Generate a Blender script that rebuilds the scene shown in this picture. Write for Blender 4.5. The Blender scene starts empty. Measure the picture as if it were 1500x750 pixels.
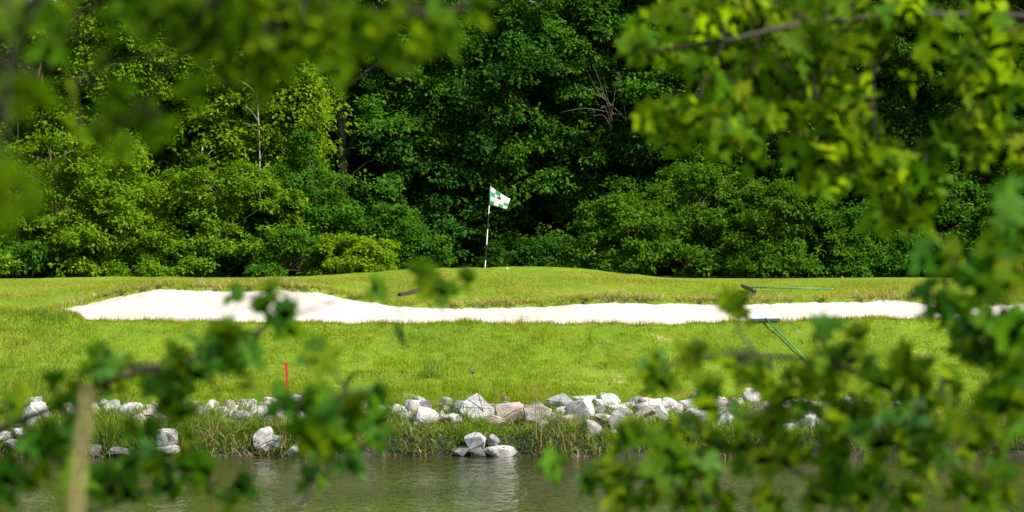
import bpy, bmesh, math, random
import numpy as np
from mathutils import Vector, Matrix

S = bpy.context.scene
COL = S.collection
rng = np.random.default_rng(7)
random.seed(7)

# ------------------------------------------------------------------ camera
F = 1500 * 100 / 36.0          # focal length in pixels of the 1500 wide photograph
CZ = 3.55                      # eye height above the pond
def at(px, py, Y):             # point seen at a photo pixel, Y metres away
    return Vector(((px - 750) / F * Y, Y, CZ - (py - 375) / F * Y))
cam = bpy.data.cameras.new('camera')
cam.lens = 100; cam.sensor_width = 36; cam.clip_start = 0.05; cam.clip_end = 5000
cam.dof.use_dof = True; cam.dof.focus_distance = 60; cam.dof.aperture_fstop = 9.0
cam.dof.aperture_blades = 0
co = bpy.data.objects.new('camera', cam); COL.objects.link(co)
co.location = (0, 0, CZ); co.rotation_euler = (math.radians(90), 0, 0)
S.camera = co

# ------------------------------------------------------------------ light
SUN_EL = math.radians(52)
saz = Vector((0.86, -0.51, 0)).normalized()
sdir = Vector((saz.x * math.cos(SUN_EL), saz.y * math.cos(SUN_EL), math.sin(SUN_EL)))
sl = bpy.data.lights.new('sun', 'SUN'); sl.energy = 5.0; sl.angle = math.radians(0.53)
sl.color = (1.0, 0.93, 0.82)
so = bpy.data.objects.new('sun', sl); COL.objects.link(so)
so.rotation_euler = sdir.to_track_quat('Z', 'Y').to_euler(); so.location = (20, -10, 40)
w = bpy.data.worlds.new('World'); S.world = w; w.use_nodes = True
wn = w.node_tree.nodes; bgn = wn['Background']
sky = wn.new('ShaderNodeTexSky'); sky.sky_type = 'NISHITA'; sky.sun_disc = False
sky.sun_elevation = SUN_EL; sky.sun_rotation = math.atan2(saz.x, saz.y)
w.node_tree.links.new(sky.outputs['Color'], bgn.inputs['Color'])
bgn.inputs['Strength'].default_value = 0.098

S.render.engine = 'CYCLES'
S.view_settings.view_transform = 'Standard'; S.view_settings.look = 'None'
S.view_settings.gamma = 1.0; S.view_settings.exposure = 1.13
cy = S.cycles
cy.max_bounces = 6; cy.diffuse_bounces = 3; cy.glossy_bounces = 3; cy.transmission_bounces = 4
cy.transparent_max_bounces = 4; cy.caustics_reflective = False; cy.caustics_refractive = False
cy.use_denoising = True
try:
    cy.denoiser = 'OPENIMAGEDENOISE'; cy.denoising_input_passes = 'RGB_ALBEDO_NORMAL'
except Exception: pass
cy.sample_clamp_indirect = 6.0

# ------------------------------------------------------------------ materials
def newmat(name):
    m = bpy.data.materials.new(name); m.use_nodes = True
    nt = m.node_tree; b = nt.nodes['Principled BSDF']
    return m, nt, b
def N(nt, t, **kw):
    n = nt.nodes.new(t)
    for k, v in kw.items(): setattr(n, k, v)
    return n
def ramp(nt, stops, fac=None):
    r = nt.nodes.new('ShaderNodeValToRGB')
    e = r.color_ramp.elements
    while len(e) < len(stops): e.new(0.5)
    for el, (p, c) in zip(e, stops):
        el.position = p; el.color = (*c, 1)
    if fac is not None: nt.links.new(fac, r.inputs['Fac'])
    return r
def noise(nt, scale, detail=4, rough=.55, vec=None):
    n = nt.nodes.new('ShaderNodeTexNoise')
    n.inputs['Scale'].default_value = scale; n.inputs['Detail'].default_value = detail
    n.inputs['Roughness'].default_value = rough
    if vec is not None: nt.links.new(vec, n.inputs['Vector'])
    return n
def objco(nt): return nt.nodes.new('ShaderNodeTexCoord').outputs['Object']
def geopos(nt): return nt.nodes.new('ShaderNodeNewGeometry').outputs['Position']
def mix(nt, a, b, fac, blend='MIX'):
    m = nt.nodes.new('ShaderNodeMix'); m.data_type = 'RGBA'; m.blend_type = blend
    for s, v in (('A', a), ('B', b)):
        sk = [i for i in m.inputs if i.name == s and i.type == 'RGBA'][0]
        if isinstance(v, tuple): sk.default_value = (*v, 1)
        else: nt.links.new(v, sk)
    fs = m.inputs[0]
    if isinstance(fac, (int, float)): fs.default_value = fac
    else: nt.links.new(fac, fs)
    return [o for o in m.outputs if o.type == 'RGBA'][0]
def bump(nt, b, h, strength, dist):
    n = nt.nodes.new('ShaderNodeBump'); n.inputs['Strength'].default_value = strength
    n.inputs['Distance'].default_value = dist
    nt.links.new(h, n.inputs['Height']); nt.links.new(n.outputs['Normal'], b.inputs['Normal'])

def leaf_mat(name, stops, trans, tfac=.38, rough=.6, patch=None, spec=.04):
    """per-leaf colour variation, a share of the light passes through the blade"""
    m, nt, b = newmat(name)
    g = nt.nodes.new('ShaderNodeNewGeometry')
    c = ramp(nt, stops, g.outputs['Random Per Island']).outputs['Color']
    if patch:
        sc, col, lo, hi = patch
        n = noise(nt, sc, 3, .6, g.outputs['Position'])
        f = ramp(nt, [(lo, (0, 0, 0)), (hi, (1, 1, 1))], n.outputs['Fac']).outputs['Color']
        c = mix(nt, c, col, f)
    nt.links.new(c, b.inputs['Base Color'])
    b.inputs['Roughness'].default_value = rough
    b.inputs['Specular IOR Level'].default_value = spec
    t = nt.nodes.new('ShaderNodeBsdfTranslucent')
    tc = mix(nt, c, trans, .6)
    nt.links.new(tc, t.inputs['Color'])
    mx = nt.nodes.new('ShaderNodeMixShader'); mx.inputs['Fac'].default_value = tfac
    nt.links.new(b.outputs[0], mx.inputs[1]); nt.links.new(t.outputs[0], mx.inputs[2])
    nt.links.new(mx.outputs[0], nt.nodes['Material Output'].inputs['Surface'])
    return m
def ramp3(a, b_, c): return [(0.0, a), (0.5, b_), (1.0, c)]

M = {}
M['leaf_bright'] = leaf_mat('leaf_bright', ramp3((.040,.105,.003), (.082,.170,.004), (.15,.23,.005)), (.28,.50,.004), .36)
M['leaf_fresh'] = leaf_mat('leaf_fresh', ramp3((.034,.098,.003), (.070,.155,.004), (.125,.20,.005)), (.20,.38,.004), .34)
M['leaf_yellow'] = leaf_mat('leaf_yellow', ramp3((.06,.14,.004), (.10,.20,.005), (.17,.25,.007)), (.32,.50,.005), .42)
M['leaf_mid']    = leaf_mat('leaf_mid', ramp3((.018,.070,.004), (.034,.105,.005), (.065,.14,.006)), (.10,.28,.005), .32)
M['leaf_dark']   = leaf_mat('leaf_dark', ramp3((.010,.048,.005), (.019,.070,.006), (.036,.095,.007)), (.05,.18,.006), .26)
M['leaf_olive']  = leaf_mat('leaf_olive', ramp3((.020,.075,.003), (.042,.110,.004), (.075,.145,.005)), (.13,.28,.004), .32)
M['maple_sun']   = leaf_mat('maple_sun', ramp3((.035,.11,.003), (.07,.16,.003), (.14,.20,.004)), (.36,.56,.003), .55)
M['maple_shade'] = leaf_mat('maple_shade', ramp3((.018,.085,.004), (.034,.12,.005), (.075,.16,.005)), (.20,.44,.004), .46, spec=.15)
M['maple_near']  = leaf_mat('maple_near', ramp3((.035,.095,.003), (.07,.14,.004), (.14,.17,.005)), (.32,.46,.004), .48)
M['grass_short'] = leaf_mat('grass_short', [(0,(.05,.12,.004)),(.45,(.155,.225,.005)),(.88,(.27,.30,.009)),(1,(.42,.36,.12))],
                            (.36,.46,.008), .36, patch=(1.1,(.33,.30,.05),.54,.72))
M['grass_rough'] = leaf_mat('grass_rough', [(0,(.13,.17,.010)),(.5,(.22,.25,.014)),(.85,(.32,.30,.03)),(1,(.46,.36,.14))],
                            (.42,.44,.02), .36, patch=(.9,(.36,.31,.06),.48,.68))
M['grass_tall'] = leaf_mat('grass_tall', [(0,(.05,.12,.008)),(.5,(.10,.20,.012)),(.85,(.18,.26,.02)),(1,(.34,.30,.12))],
                            (.24,.36,.01), .34)
M['straw'] = leaf_mat('straw', ramp3((.16,.10,.045), (.32,.23,.11), (.48,.38,.21)), (.4,.3,.15), .2)

def bark(name, a, b_):
    m, nt, b = newmat(name)
    v = nt.nodes.new('ShaderNodeMapping'); v.inputs['Scale'].default_value = (6, 6, 1.2)
    nt.links.new(objco(nt), v.inputs['Vector'])
    n = noise(nt, 3.0, 6, .65, v.outputs['Vector'])
    nt.links.new(ramp(nt, [(.3, a), (.7, b_)], n.outputs['Fac']).outputs['Color'], b.inputs['Base Color'])
    b.inputs['Roughness'].default_value = .9
    bump(nt, b, n.outputs['Fac'], .6, .02)
    return m
M['bark'] = bark('bark', (.05,.035,.022), (.17,.125,.08))
M['bark_pale'] = bark('bark_pale', (.20,.15,.10), (.42,.35,.26))
M['bark_grey'] = bark('bark_grey', (.12,.10,.085), (.28,.25,.22))
M['twig'] = bark('twig', (.014,.010,.006), (.040,.028,.018))
M['bark_tan'] = bark('bark_tan', (.10,.07,.045), (.27,.20,.135))
M['dead'] = bark('dead_wood', (.24,.22,.19), (.44,.41,.36))

# turf
m, nt, b = newmat('turf'); M['turf'] = m
p = geopos(nt)
n1 = noise(nt, .45, 4, .6, p); n2 = noise(nt, 7, 5, .7, p); n3 = noise(nt, 60, 3, .7, p)
c1 = ramp(nt, [(.30,(.065,.125,.010)), (.55,(.12,.19,.012)), (.75,(.20,.22,.03))], n1.outputs['Fac']).outputs['Color']
c2 = ramp(nt, [(.30,(.05,.10,.008)), (.6,(.13,.20,.012)), (.8,(.25,.24,.06))], n2.outputs['Fac']).outputs['Color']
c = mix(nt, c1, c2, .5)
nd = noise(nt, 1.3, 6, .7, p)                        # bare earthy scuffs
fd = ramp(nt, [(.62,(0,0,0)), (.72,(1,1,1))], nd.outputs['Fac']).outputs['Color']
c = mix(nt, c, (.30,.24,.13), fd)
nt.links.new(c, b.inputs['Base Color']); b.inputs['Roughness'].default_value = .85
b.inputs['Specular IOR Level'].default_value = .03
bump(nt, b, mix(nt, n2.outputs['Color'], n3.outputs['Color'], .6), .8, .05)
# earth, its colour darkened for the shadow under the bank's overhang
m, nt, b = newmat('shaded_earth'); M['earth'] = m
n1 = noise(nt, 5, 6, .7, geopos(nt))
nt.links.new(ramp(nt, [(.3,(.006,.006,.003)), (.7,(.028,.024,.013))], n1.outputs['Fac']).outputs['Color'], b.inputs['Base Color'])
b.inputs['Roughness'].default_value = .8; bump(nt, b, n1.outputs['Fac'], .8, .06)
# forest floor
m, nt, b = newmat('leaf_litter'); M['litter'] = m
n1 = noise(nt, 8, 6, .7, geopos(nt))
nt.links.new(ramp(nt, [(.3,(.025,.020,.012)), (.7,(.07,.055,.03))], n1.outputs['Fac']).outputs['Color'], b.inputs['Base Color'])
b.inputs['Roughness'].default_value = .95; bump(nt, b, n1.outputs['Fac'], .8, .05)
# sand
m, nt, b = newmat('sand'); M['sand'] = m
p = geopos(nt)
n1 = noise(nt, 1.1, 5, .6, p); n2 = noise(nt, 90, 2, .6, p); n3 = noise(nt, 9, 4, .6, p)
c = ramp(nt, [(.3,(.34,.305,.268)), (.7,(.42,.385,.345))], n1.outputs['Fac']).outputs['Color']
c = mix(nt, c, (.27,.21,.15), ramp(nt, [(.60,(0,0,0)), (.8,(1,1,1))], n3.outputs['Fac']).outputs['Color'])
nt.links.new(c, b.inputs['Base Color']); b.inputs['Roughness'].default_value = .95
b.inputs['Specular IOR Level'].default_value = .1
bump(nt, b, mix(nt, n2.outputs['Color'], n3.outputs['Color'], .6), .35, .04)
# rock
def rockmat(name, a, b_, c_):
    m, nt, b = newmat(name)
    oi = nt.nodes.new('ShaderNodeObjectInfo')
    v = nt.nodes.new('ShaderNodeVectorMath'); v.operation = 'ADD'
    nt.links.new(objco(nt), v.inputs[0])
    k = nt.nodes.new('ShaderNodeVectorMath'); k.operation = 'SCALE'; k.inputs['Scale'].default_value = 1
    nt.links.new(oi.outputs['Location'], v.inputs[1])
    n1 = noise(nt, 6, 6, .65, v.outputs[0]); n2 = noise(nt, 28, 5, .7, v.outputs[0])
    c = ramp(nt, [(.32, a), (.55, b_), (.75, c_)], n1.outputs['Fac']).outputs['Color']
    c = mix(nt, c, (.16,.13,.09), ramp(nt, [(.50,(0,0,0)), (.68,(.8,.8,.8))], n2.outputs['Fac']).outputs['Color'])
    nt.links.new(c, b.inputs['Base Color']); b.inputs['Roughness'].default_value = .85
    bump(nt, b, n2.outputs['Fac'], .7, .025)
    return m
M['rock_pale'] = rockmat('limestone_pale', (.24,.23,.225), (.42,.41,.40), (.52,.51,.50))
M['rock_grey'] = rockmat('limestone_grey', (.10,.10,.105), (.19,.19,.195), (.29,.285,.28))
M['rock_dark'] = rockmat('limestone_wet', (.05,.05,.05), (.11,.11,.105), (.2,.19,.18))
M['rock_tan'] = rockmat('limestone_tan', (.17,.14,.11), (.28,.245,.205), (.37,.34,.30))
# water
m, nt, b = newmat('pond_water'); M['water'] = m
b.inputs['Base Color'].default_value = (.022,.027,.003,1)
b.inputs['Roughness'].default_value = .015; b.inputs['IOR'].default_value = 1.33
b.inputs['Specular IOR Level'].default_value = .5
p = geopos(nt)
mp = nt.nodes.new('ShaderNodeMapping'); mp.inputs['Scale'].default_value = (1.7, .50, 1); mp.inputs['Rotation'].default_value = (0, 0, .15)
nt.links.new(p, mp.inputs['Vector'])
n1 = noise(nt, 8.5, 3, .55, mp.outputs['Vector']); n2 = noise(nt, 3.0, 3, .5, mp.outputs['Vector']); n3 = noise(nt, .22, 2, .5, p)
mm = nt.nodes.new('ShaderNodeMath'); mm.operation = 'MULTIPLY_ADD'; mm.inputs[1].default_value = .35
nt.links.new(n1.outputs['Fac'], mm.inputs[0]); nt.links.new(n2.outputs['Fac'], mm.inputs[2])
gust = ramp(nt, [(.35,(.35,.35,.35)), (.65,(1,1,1))], n3.outputs['Fac']).outputs['Color']   # calm and ruffled patches
bp = N(nt, 'ShaderNodeBump'); bp.inputs['Distance'].default_value = .080
nt.links.new(gust, bp.inputs['Strength']); nt.links.new(mm.outputs[0], bp.inputs['Height']); nt.links.new(bp.outputs['Normal'], b.inputs['Normal'])

def plain(name, col, rough=.5, metal=0.0, var=.15, scale=20):
    m, nt, b = newmat(name)
    n = noise(nt, scale, 4, .6, objco(nt))
    lo = tuple(x * (1 - var) for x in col); hi = tuple(min(1, x * (1 + var)) for x in col)
    nt.links.new(ramp(nt, [(.35, lo), (.65, hi)], n.outputs['Fac']).outputs['Color'], b.inputs['Base Color'])
    b.inputs['Roughness'].default_value = rough; b.inputs['Metallic'].default_value = metal
    return m
M['white_paint'] = plain('white_paint', (.78,.78,.76), .35, var=.05)
M['black_paint'] = plain('black_paint', (.02,.02,.022), .4)
M['black_plastic'] = plain('black_plastic', (.022,.022,.024), .5)
M['green_handle'] = plain('green_fibreglass', (.015,.20,.11), .4)
M['grey_plastic'] = plain('grey_plastic', (.27,.30,.33), .45)
M['red_paint'] = plain('red_paint', (.42,.014,.010), .5, var=.25, scale=12)
M['orange_paint'] = plain('orange_paint', (.75,.07,.015), .5)
def clothmat(name, col):
    m = leaf_mat(name, ramp3(col, col, col), col, .3, rough=.75, spec=.2); return m
M['flag_white'] = clothmat('flag_white', (.80,.80,.80))
M['flag_green'] = clothmat('flag_green', (.10,.34,.16))
M['flag_black'] = clothmat('flag_black', (.012,.014,.013))

# ------------------------------------------------------------------ object helpers
def tag(o, label=None, cat=None, group=None, kind=None):
    if label: o['label'] = label
    if cat: o['category'] = cat
    if group: o['group'] = group
    if kind: o['kind'] = kind
    return o
def link(name, me, mats, parent=None, smooth=False):
    o = bpy.data.objects.new(name, me); COL.objects.link(o)
    for mt in (mats if isinstance(mats, (list, tuple)) else [mats]): me.materials.append(mt)
    if parent is not None: o.parent = parent
    if smooth: me.polygons.foreach_set('use_smooth', np.ones(len(me.polygons), dtype=bool))
    return o
def empty(name, loc, label, cat, group=None):
    o = bpy.data.objects.new(name, None); COL.objects.link(o); o.location = loc; o.empty_display_size = .2
    return tag(o, label, cat, group)
def npmesh(name, V, k, Fidx=None):
    """V (n,3); faces all with k corners, either consecutive or given by Fidx (m,k)"""
    V = np.ascontiguousarray(V, dtype=np.float32)
    me = bpy.data.meshes.new(name)
    if Fidx is None: Fidx = np.arange(len(V), dtype=np.int32).reshape(-1, k)
    Fidx = np.ascontiguousarray(Fidx, dtype=np.int32)
    me.vertices.add(len(V)); me.vertices.foreach_set('co', V.ravel())
    me.loops.add(Fidx.size); me.loops.foreach_set('vertex_index', Fidx.ravel())
    me.polygons.add(len(Fidx)); me.polygons.foreach_set('loop_start', np.arange(0, Fidx.size, k, dtype=np.int32))
    me.update(calc_edges=True)
    return me
class MB:
    def __init__(s): s.v = []; s.f = []
    def tube(s, pts, rad, sides=6):
        pts = [Vector(p) for p in pts]; n = len(pts); b0 = len(s.v)
        up = None
        for i, p in enumerate(pts):
            d = (pts[min(i+1, n-1)] - pts[max(i-1, 0)])
            if d.length < 1e-9: d = Vector((0, 0, 1))
            d.normalize()
            if up is None:
                up = d.orthogonal().normalized()
            else:
                up = (up - d * up.dot(d));  up = up.normalized() if up.length > 1e-6 else d.orthogonal().normalized()
            q = d.cross(up)
            r = rad[i] if isinstance(rad, (list, tuple)) else rad
            for k in range(sides):
                a = 2 * math.pi * k / sides
                s.v.append(p + up * (math.cos(a) * r) + q * (math.sin(a) * r))
        for i in range(n - 1):
            for k in range(sides):
                a = b0 + i*sides + k; c = b0 + i*sides + (k+1) % sides
                s.f.append((a, c, c + sides, a + sides))
        s.f.append(tuple(b0 + k for k in reversed(range(sides))))
        s.f.append(tuple(b0 + (n-1)*sides + k for k in range(sides)))
    def box(s, c, ax, ay, az):
        b0 = len(s.v); c, ax, ay, az = Vector(c), Vector(ax), Vector(ay), Vector(az)
        for i in (-1, 1):
            for j in (-1, 1):
                for k in (-1, 1): s.v.append(c + ax*i + ay*j + az*k)
        for f in ((0,1,3,2),(4,6,7,5),(0,4,5,1),(2,3,7,6),(0,2,6,4),(1,5,7,3)): s.f.append(tuple(b0+i for i in f))
    def build(s, name, mat, parent=None, smooth=False, off=None):
        if off is not None: s.v = [Vector(v) - Vector(off) for v in s.v]
        me = bpy.data.meshes.new(name); me.from_pydata([tuple(v) for v in s.v], [], s.f); me.update()
        return link(name, me, mat, parent, smooth)
def curve_pts(P, n):
    """smooth curve through P (tangents held to the shorter neighbour, so it never overshoots)"""
    P = [Vector(p) for p in P]
    if len(P) == 2: return [P[0].lerp(P[1], t/(n)) for t in range(n+1)]
    T = []
    for i in range(len(P)):
        a, c = P[max(i-1, 0)], P[min(i+1, len(P)-1)]
        t = (c-a)*.5; lim = min([(P[k+1]-P[k]).length for k in (i-1, i) if 0 <= k < len(P)-1])
        if t.length > lim: t = t*(lim/t.length)
        T.append(t)
    out = []
    for i in range(len(P)-1):
        for k in range(n):
            t = k/n; t2 = t*t; t3 = t2*t
            out.append(P[i]*(2*t3-3*t2+1) + T[i]*(t3-2*t2+t) + P[i+1]*(-2*t3+3*t2) + T[i+1]*(t3-t2))
    out.append(P[-1]); return out

# ------------------------------------------------------------------ value noise
_T = np.random.default_rng(3).random((256, 256))
def vnoise(x, y, s=1.0, o=0):
    x = np.asarray(x, float) * s + 37.3 * (o + 1); y = np.asarray(y, float) * s + 11.7 * (o + 1)
    xi = np.floor(x).astype(int); yi = np.floor(y).astype(int)
    fx = x - xi; fy = y - yi; fx = fx*fx*(3-2*fx); fy = fy*fy*(3-2*fy)
    g = lambda a, b_: _T[a % 256, b_ % 256]
    return (g(xi,yi)*(1-fx)+g(xi+1,yi)*fx)*(1-fy) + (g(xi,yi+1)*(1-fx)+g(xi+1,yi+1)*fx)*fy - .5
def sstep(a, b_, x):
    t = np.clip((x - a) / (b_ - a), 0, 1); return t*t*(3-2*t)

# ------------------------------------------------------------------ terrain
crest_px = np.array([-400,0,150,350,450,550,620,700,780,850,950,1050,1200,1300,1400,1500,1900])
crest_py = np.array([ 412,410,405,408,405,398,393,391,390,394,405,411,411,409,407,404,400])
back_px = np.array([-200,80,95,120,180,230,300,400,470,520,580,660,700,800,850,900,1000,1080,1180,1300,1400,1500,1800])
back_py = np.array([ 440,450,448,440,428,422,421,420,425,437,444,447,448,444,442,439,441,443,440,438,441,440,440])
front_px = np.array([-200,80,95,130,200,300,350,450,600,700,850,1000,1100,1200,1300,1500,1800])
front_py = np.array([ 462,460,458,466,468,471,472,472,472,473,474,474,472,468,467,467,467])
def zat(py, Y): return CZ - (py - 375) / F * Y
Y_CREST, Y_BACK, Y_FRONT = 69.0, 61.6, 57.0
def shore(x): return 50.5 + .35*vnoise(x, 0*x, .35, 1) + .22*vnoise(x, 0*x, 1.3, 2) + .02*np.clip(x, -20, 20)
BX0, BX1 = -10.0, 17.0
def bunk(x):
    """front and back edges of the bunker along Y"""
    x = np.asarray(x, float)
    a = np.clip((x - BX0) / 1.7, 0, 1); b_ = np.clip((BX1 - x) / 3.0, 0, 1)
    k = np.sqrt(np.clip(1-(1-a)**2, 0, 1)) * np.sqrt(np.clip(1-(1-b_)**2, 0, 1))
    mid = 59.2
    n1 = .10*vnoise(x, 0*x, 2.2, 5) + .08*vnoise(x, 0*x, 6, 6)
    n2 = .35*vnoise(x, 0*x, .8, 7) + .35*vnoise(x, 0*x, 3.1, 8) + .25*vnoise(x, 0*x, 8, 9)
    return mid - (mid - Y_FRONT)*k + n1*k, mid + (Y_BACK - mid)*k + n2*k, k
def px_of(x, Y): return 750 + F * x / Y
def lip_z(x):
    zf = zat(np.interp(px_of(x, Y_FRONT), front_px, front_py), Y_FRONT)
    zb = zat(np.interp(px_of(x, Y_BACK), back_px, back_py), Y_BACK)
    return zf, zb
def base_z(x, Y):
    """the ground as if the bunker were filled up level"""
    x, Y = np.broadcast_arrays(np.asarray(x, float), np.asarray(Y, float))
    xs = np.clip(x, -16, 16)
    zf, zb = lip_z(xs)
    zc = zat(np.interp(px_of(xs, Y_CREST), crest_px, crest_py), Y_CREST)
    s = shore(xs)
    kY = [s-3.0, s-.25, s+.02, s+.16, s+1.3, 55.3+0*s, Y_FRONT+0*s, Y_BACK+0*s, 65.3+0*s, Y_CREST+0*s, 73.0+0*s, 84.0+0*s, 130+0*s]
    zplat = 2.93+0*s
    kZ = [-.9+0*s, -.35+0*s, -.02+0*s, .33+0*s, .72+0*s, 1.50+0*s, zf, zb, zb+(zc-zb)*.62, zc, np.minimum(zc-.03, zplat+.05)-.0, zplat, zplat]
    z = np.full(x.shape, -.9)
    for i in range(len(kY)-1):
        t = (Y - kY[i]) / (kY[i+1]-kY[i])
        m_ = (t >= 0)
        tt = np.clip(t, 0, 1)
        z = np.where(m_, kZ[i] + (kZ[i+1]-kZ[i])*tt, z)
    # small lumps on the turf
    k = sstep(51.3, 53, Y) * (1 - sstep(68, 72, Y))
    z = z + k*(.06*vnoise(x, Y, .9, 11) + .035*vnoise(x, Y, 3.0, 12))
    z = z + sstep(50.3, 50.8, Y)*(1-sstep(51.5, 53, Y))*.16*vnoise(x, Y, 2.6, 13)
    # near bank where the photographer stands
    nb = 1 - sstep(7.0, 15.5, Y + .8*vnoise(x, 0*x, .3, 14))
    z = np.where(Y < 30, -.9 + (1.95 + .9)*nb, z)
    # the pond ends left and right
    ends = sstep(45, 75, np.abs(x))
    z = np.where(Y < 52, z*(1-ends) + np.maximum(z, 1.6)*ends, z)
    # far terrain
    z = z + sstep(150, 900, np.abs(Y))*6
    return z
def ground_z(x, Y):
    z = base_z(x, Y); f, b_, k = bunk(x)
    x = np.asarray(x, float); Y = np.asarray(Y, float)
    ins = np.minimum(sstep(f-.02, f+.16, Y), 1-sstep(b_-.16, b_+.02, Y)) * (k > 0.02)
    return z - .30*ins + .035*np.exp(-((Y-b_-.15)/.2)**2)*(k > .02) + .03*np.exp(-((Y-f+.12)/.18)**2)*(k > .02)
def gz(x, Y): return float(ground_z(np.array([x]), np.array([Y]))[0])
def hit(px, py, y0=44., y1=90.):
    """where the sight line through a photo pixel meets the ground"""
    Ys = np.linspace(y0, y1, 4000); xs = (px-750)/F*Ys; zr = CZ-(py-375)/F*Ys
    g = ground_z(xs, Ys); i = np.argmax(zr <= g)
    return Vector((xs[i], Ys[i], g[i]))

def axis(a, b_, step, far):
    core = np.arange(a, b_+1e-6, step); out = []; d = step
    v = b_
    while v < far: d *= 1.35; v += d; out.append(v)
    lo = []; d = step; v = a
    while v > -far: d *= 1.35; v -= d; lo.append(v)
    return np.array(lo[::-1] + list(core) + out)
gx = axis(-15, 15, .13, 1800)
gy = np.concatenate([axis(0, 1, 1, 1800)[axis(0,1,1,1800) < 0], np.arange(0, 18, .6), np.arange(18, 47, 1.5),
                     np.arange(47, 52, .09), np.arange(52, 63, .11), np.arange(63, 75, .3), np.arange(75, 100, 1.0)])
d = 1.0; v = 99.0; ext = []
while v < 1800: d *= 1.3; v += d; ext.append(v)
gy = np.concatenate([gy, ext])
X, Yg = np.meshgrid(gx, gy)
Z = ground_z(X, Yg)
nx, ny = len(gx), len(gy)
idx = np.arange(nx*ny).reshape(ny, nx)
Fq = np.stack([idx[:-1,:-1], idx[:-1,1:], idx[1:,1:], idx[1:,:-1]], -1).reshape(-1, 4)
me = npmesh('ground', np.stack([X, Yg, Z], -1).reshape(-1, 3), 4, Fq)
g = link('ground', me, [M['turf'], M['earth'], M['litter']], smooth=True)
cx = (X[:-1,:-1]+X[1:,1:]).ravel()/2; cyy = (Yg[:-1,:-1]+Yg[1:,1:]).ravel()/2
mi = np.zeros(len(cx), np.int32)
sh = shore(np.clip(cx, -16, 16))
mi[(cyy < sh + .55) & (cyy > 14) & (np.abs(cx) < 60)] = 1
mi[cyy > 80.5 + 1.0*vnoise(cx, cyy, .5, 21)] = 2
me.polygons.foreach_set('material_index', mi)
tag(g, kind='structure')

# pond
wx = np.linspace(-80, 80, 3); 
me = npmesh('pond_water', np.array([[-75,8,0],[75,8,0],[75,52,0],[-75,52,0]]), 4)
tag(link('pond_water', me, M['water']), kind='structure')

# bunker sand: a raked sheet between the two lips
sx = np.arange(BX0-.02, BX1+.02, .07); tt = np.linspace(0, 1, 70)
f, b_, k = bunk(sx)
f2, b2 = f-.10, b_+.10
SX, TT = np.meshgrid(sx, tt)
SY = f2 + (b2-f2)*TT
SZ = base_z(SX, SY) - .05 - .10*np.sin(np.pi*np.clip(TT,0,1))**.8*np.clip(k,0,1) - .05*np.exp(-((TT-.06)/.08)**2)*k
SZ += .03*vnoise(SX, SY, 1.5, 31) + .018*vnoise(SX, SY, 5, 32) + .012*vnoise(SX, SY, 14, 33)
idx = np.arange(SX.size).reshape(SX.shape)
Fq = np.stack([idx[:-1,:-1], idx[:-1,1:], idx[1:,1:], idx[1:,:-1]], -1).reshape(-1, 4)
me = npmesh('bunker_sand', np.stack([SX, SY, SZ], -1).reshape(-1, 3), 4, Fq)
tag(link('bunker_sand', me, M['sand'], smooth=True), kind='structure')

# ------------------------------------------------------------------ grass
def blades(x, y, length, width, lean, seg=1, curl=.6, z0=None):
    n = len(x); z = ground_z(x, y) - .01 if z0 is None else z0
    az = rng.random(n)*2*np.pi; la = rng.random(n)*2*np.pi
    wv = np.stack([np.cos(az), np.sin(az), 0*az], -1) * (width*.5)[:,None]
    ld = np.stack([np.cos(la), np.sin(la), 0*la], -1)
    B = np.stack([x, y, z], -1)
    if seg == 1:
        tip = B + ld*(lean*length)[:,None] + np.array([0,0,1])*(length*np.sqrt(np.clip(1-lean**2,.05,1)))[:,None]
        V = np.stack([B-wv, B+wv, tip], 1)
        return V.reshape(-1, 3), 3, None
    P = [B]; ang = lean*1.0
    for s_ in range(seg):
        a = ang + curl*(s_/seg)*lean*2.2
        st = (ld*np.sin(a)[:,None] + np.array([0,0,1])*np.cos(a)[:,None])*(length/seg)[:,None]
        P.append(P[-1]+st)
    V = []
    for i, p_ in enumerate(P):
        ww = (1 - i/seg)**.7 if i else 1
        V += [p_-wv*max(ww,.08), p_+wv*max(ww,.08)]
    V = np.stack(V, 1); m_ = 2*(seg+1)
    base = (np.arange(n)*m_)[:,None,None]
    q = np.array([[2*i, 2*i+1, 2*i+3, 2*i+2] for i in range(seg)])[None]
    return V.reshape(-1,3), 4, (base+q).reshape(-1,4)
def scatter(n, x0, x1, y0, y1): return rng.uniform(x0,x1,n), rng.uniform(y0,y1,n)
def outside_bunker(x, y, pad=0.0):
    f, b_, k = bunk(x); return (y < f+pad) | (y > b_-pad) | (k < .03)

# mown slope between the rocks and the bunker
x, y = scatter(600000, -13.4, 13.4, 51.2, 59.4)
keep = outside_bunker(x, y, .06) & (y < 57.3 + 3*(x < -8.3)) 
keep &= rng.random(len(x)) < np.clip(.75 + .9*vnoise(x, y, 1.1, 41) + .7*vnoise(x, y, 4, 42), .12, 1)
x, y = x[keep], y[keep]
low = 1 - sstep(51.8, 54.0, y)
L = rng.uniform(.03,.085,len(x))*(1 + 1.1*low)*(1+.8*vnoise(x, y, 1.4, 43)+1.3*np.clip(vnoise(x, y, 5.5, 61), -.25, 1))
V, k_, fi = blades(x, y, L, rng.uniform(.006,.013,len(x)), rng.uniform(.1,.8,len(x)))
tag(link('slope_grass', npmesh('slope_grass', V, k_, fi), M['grass_short']), kind='stuff')
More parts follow.
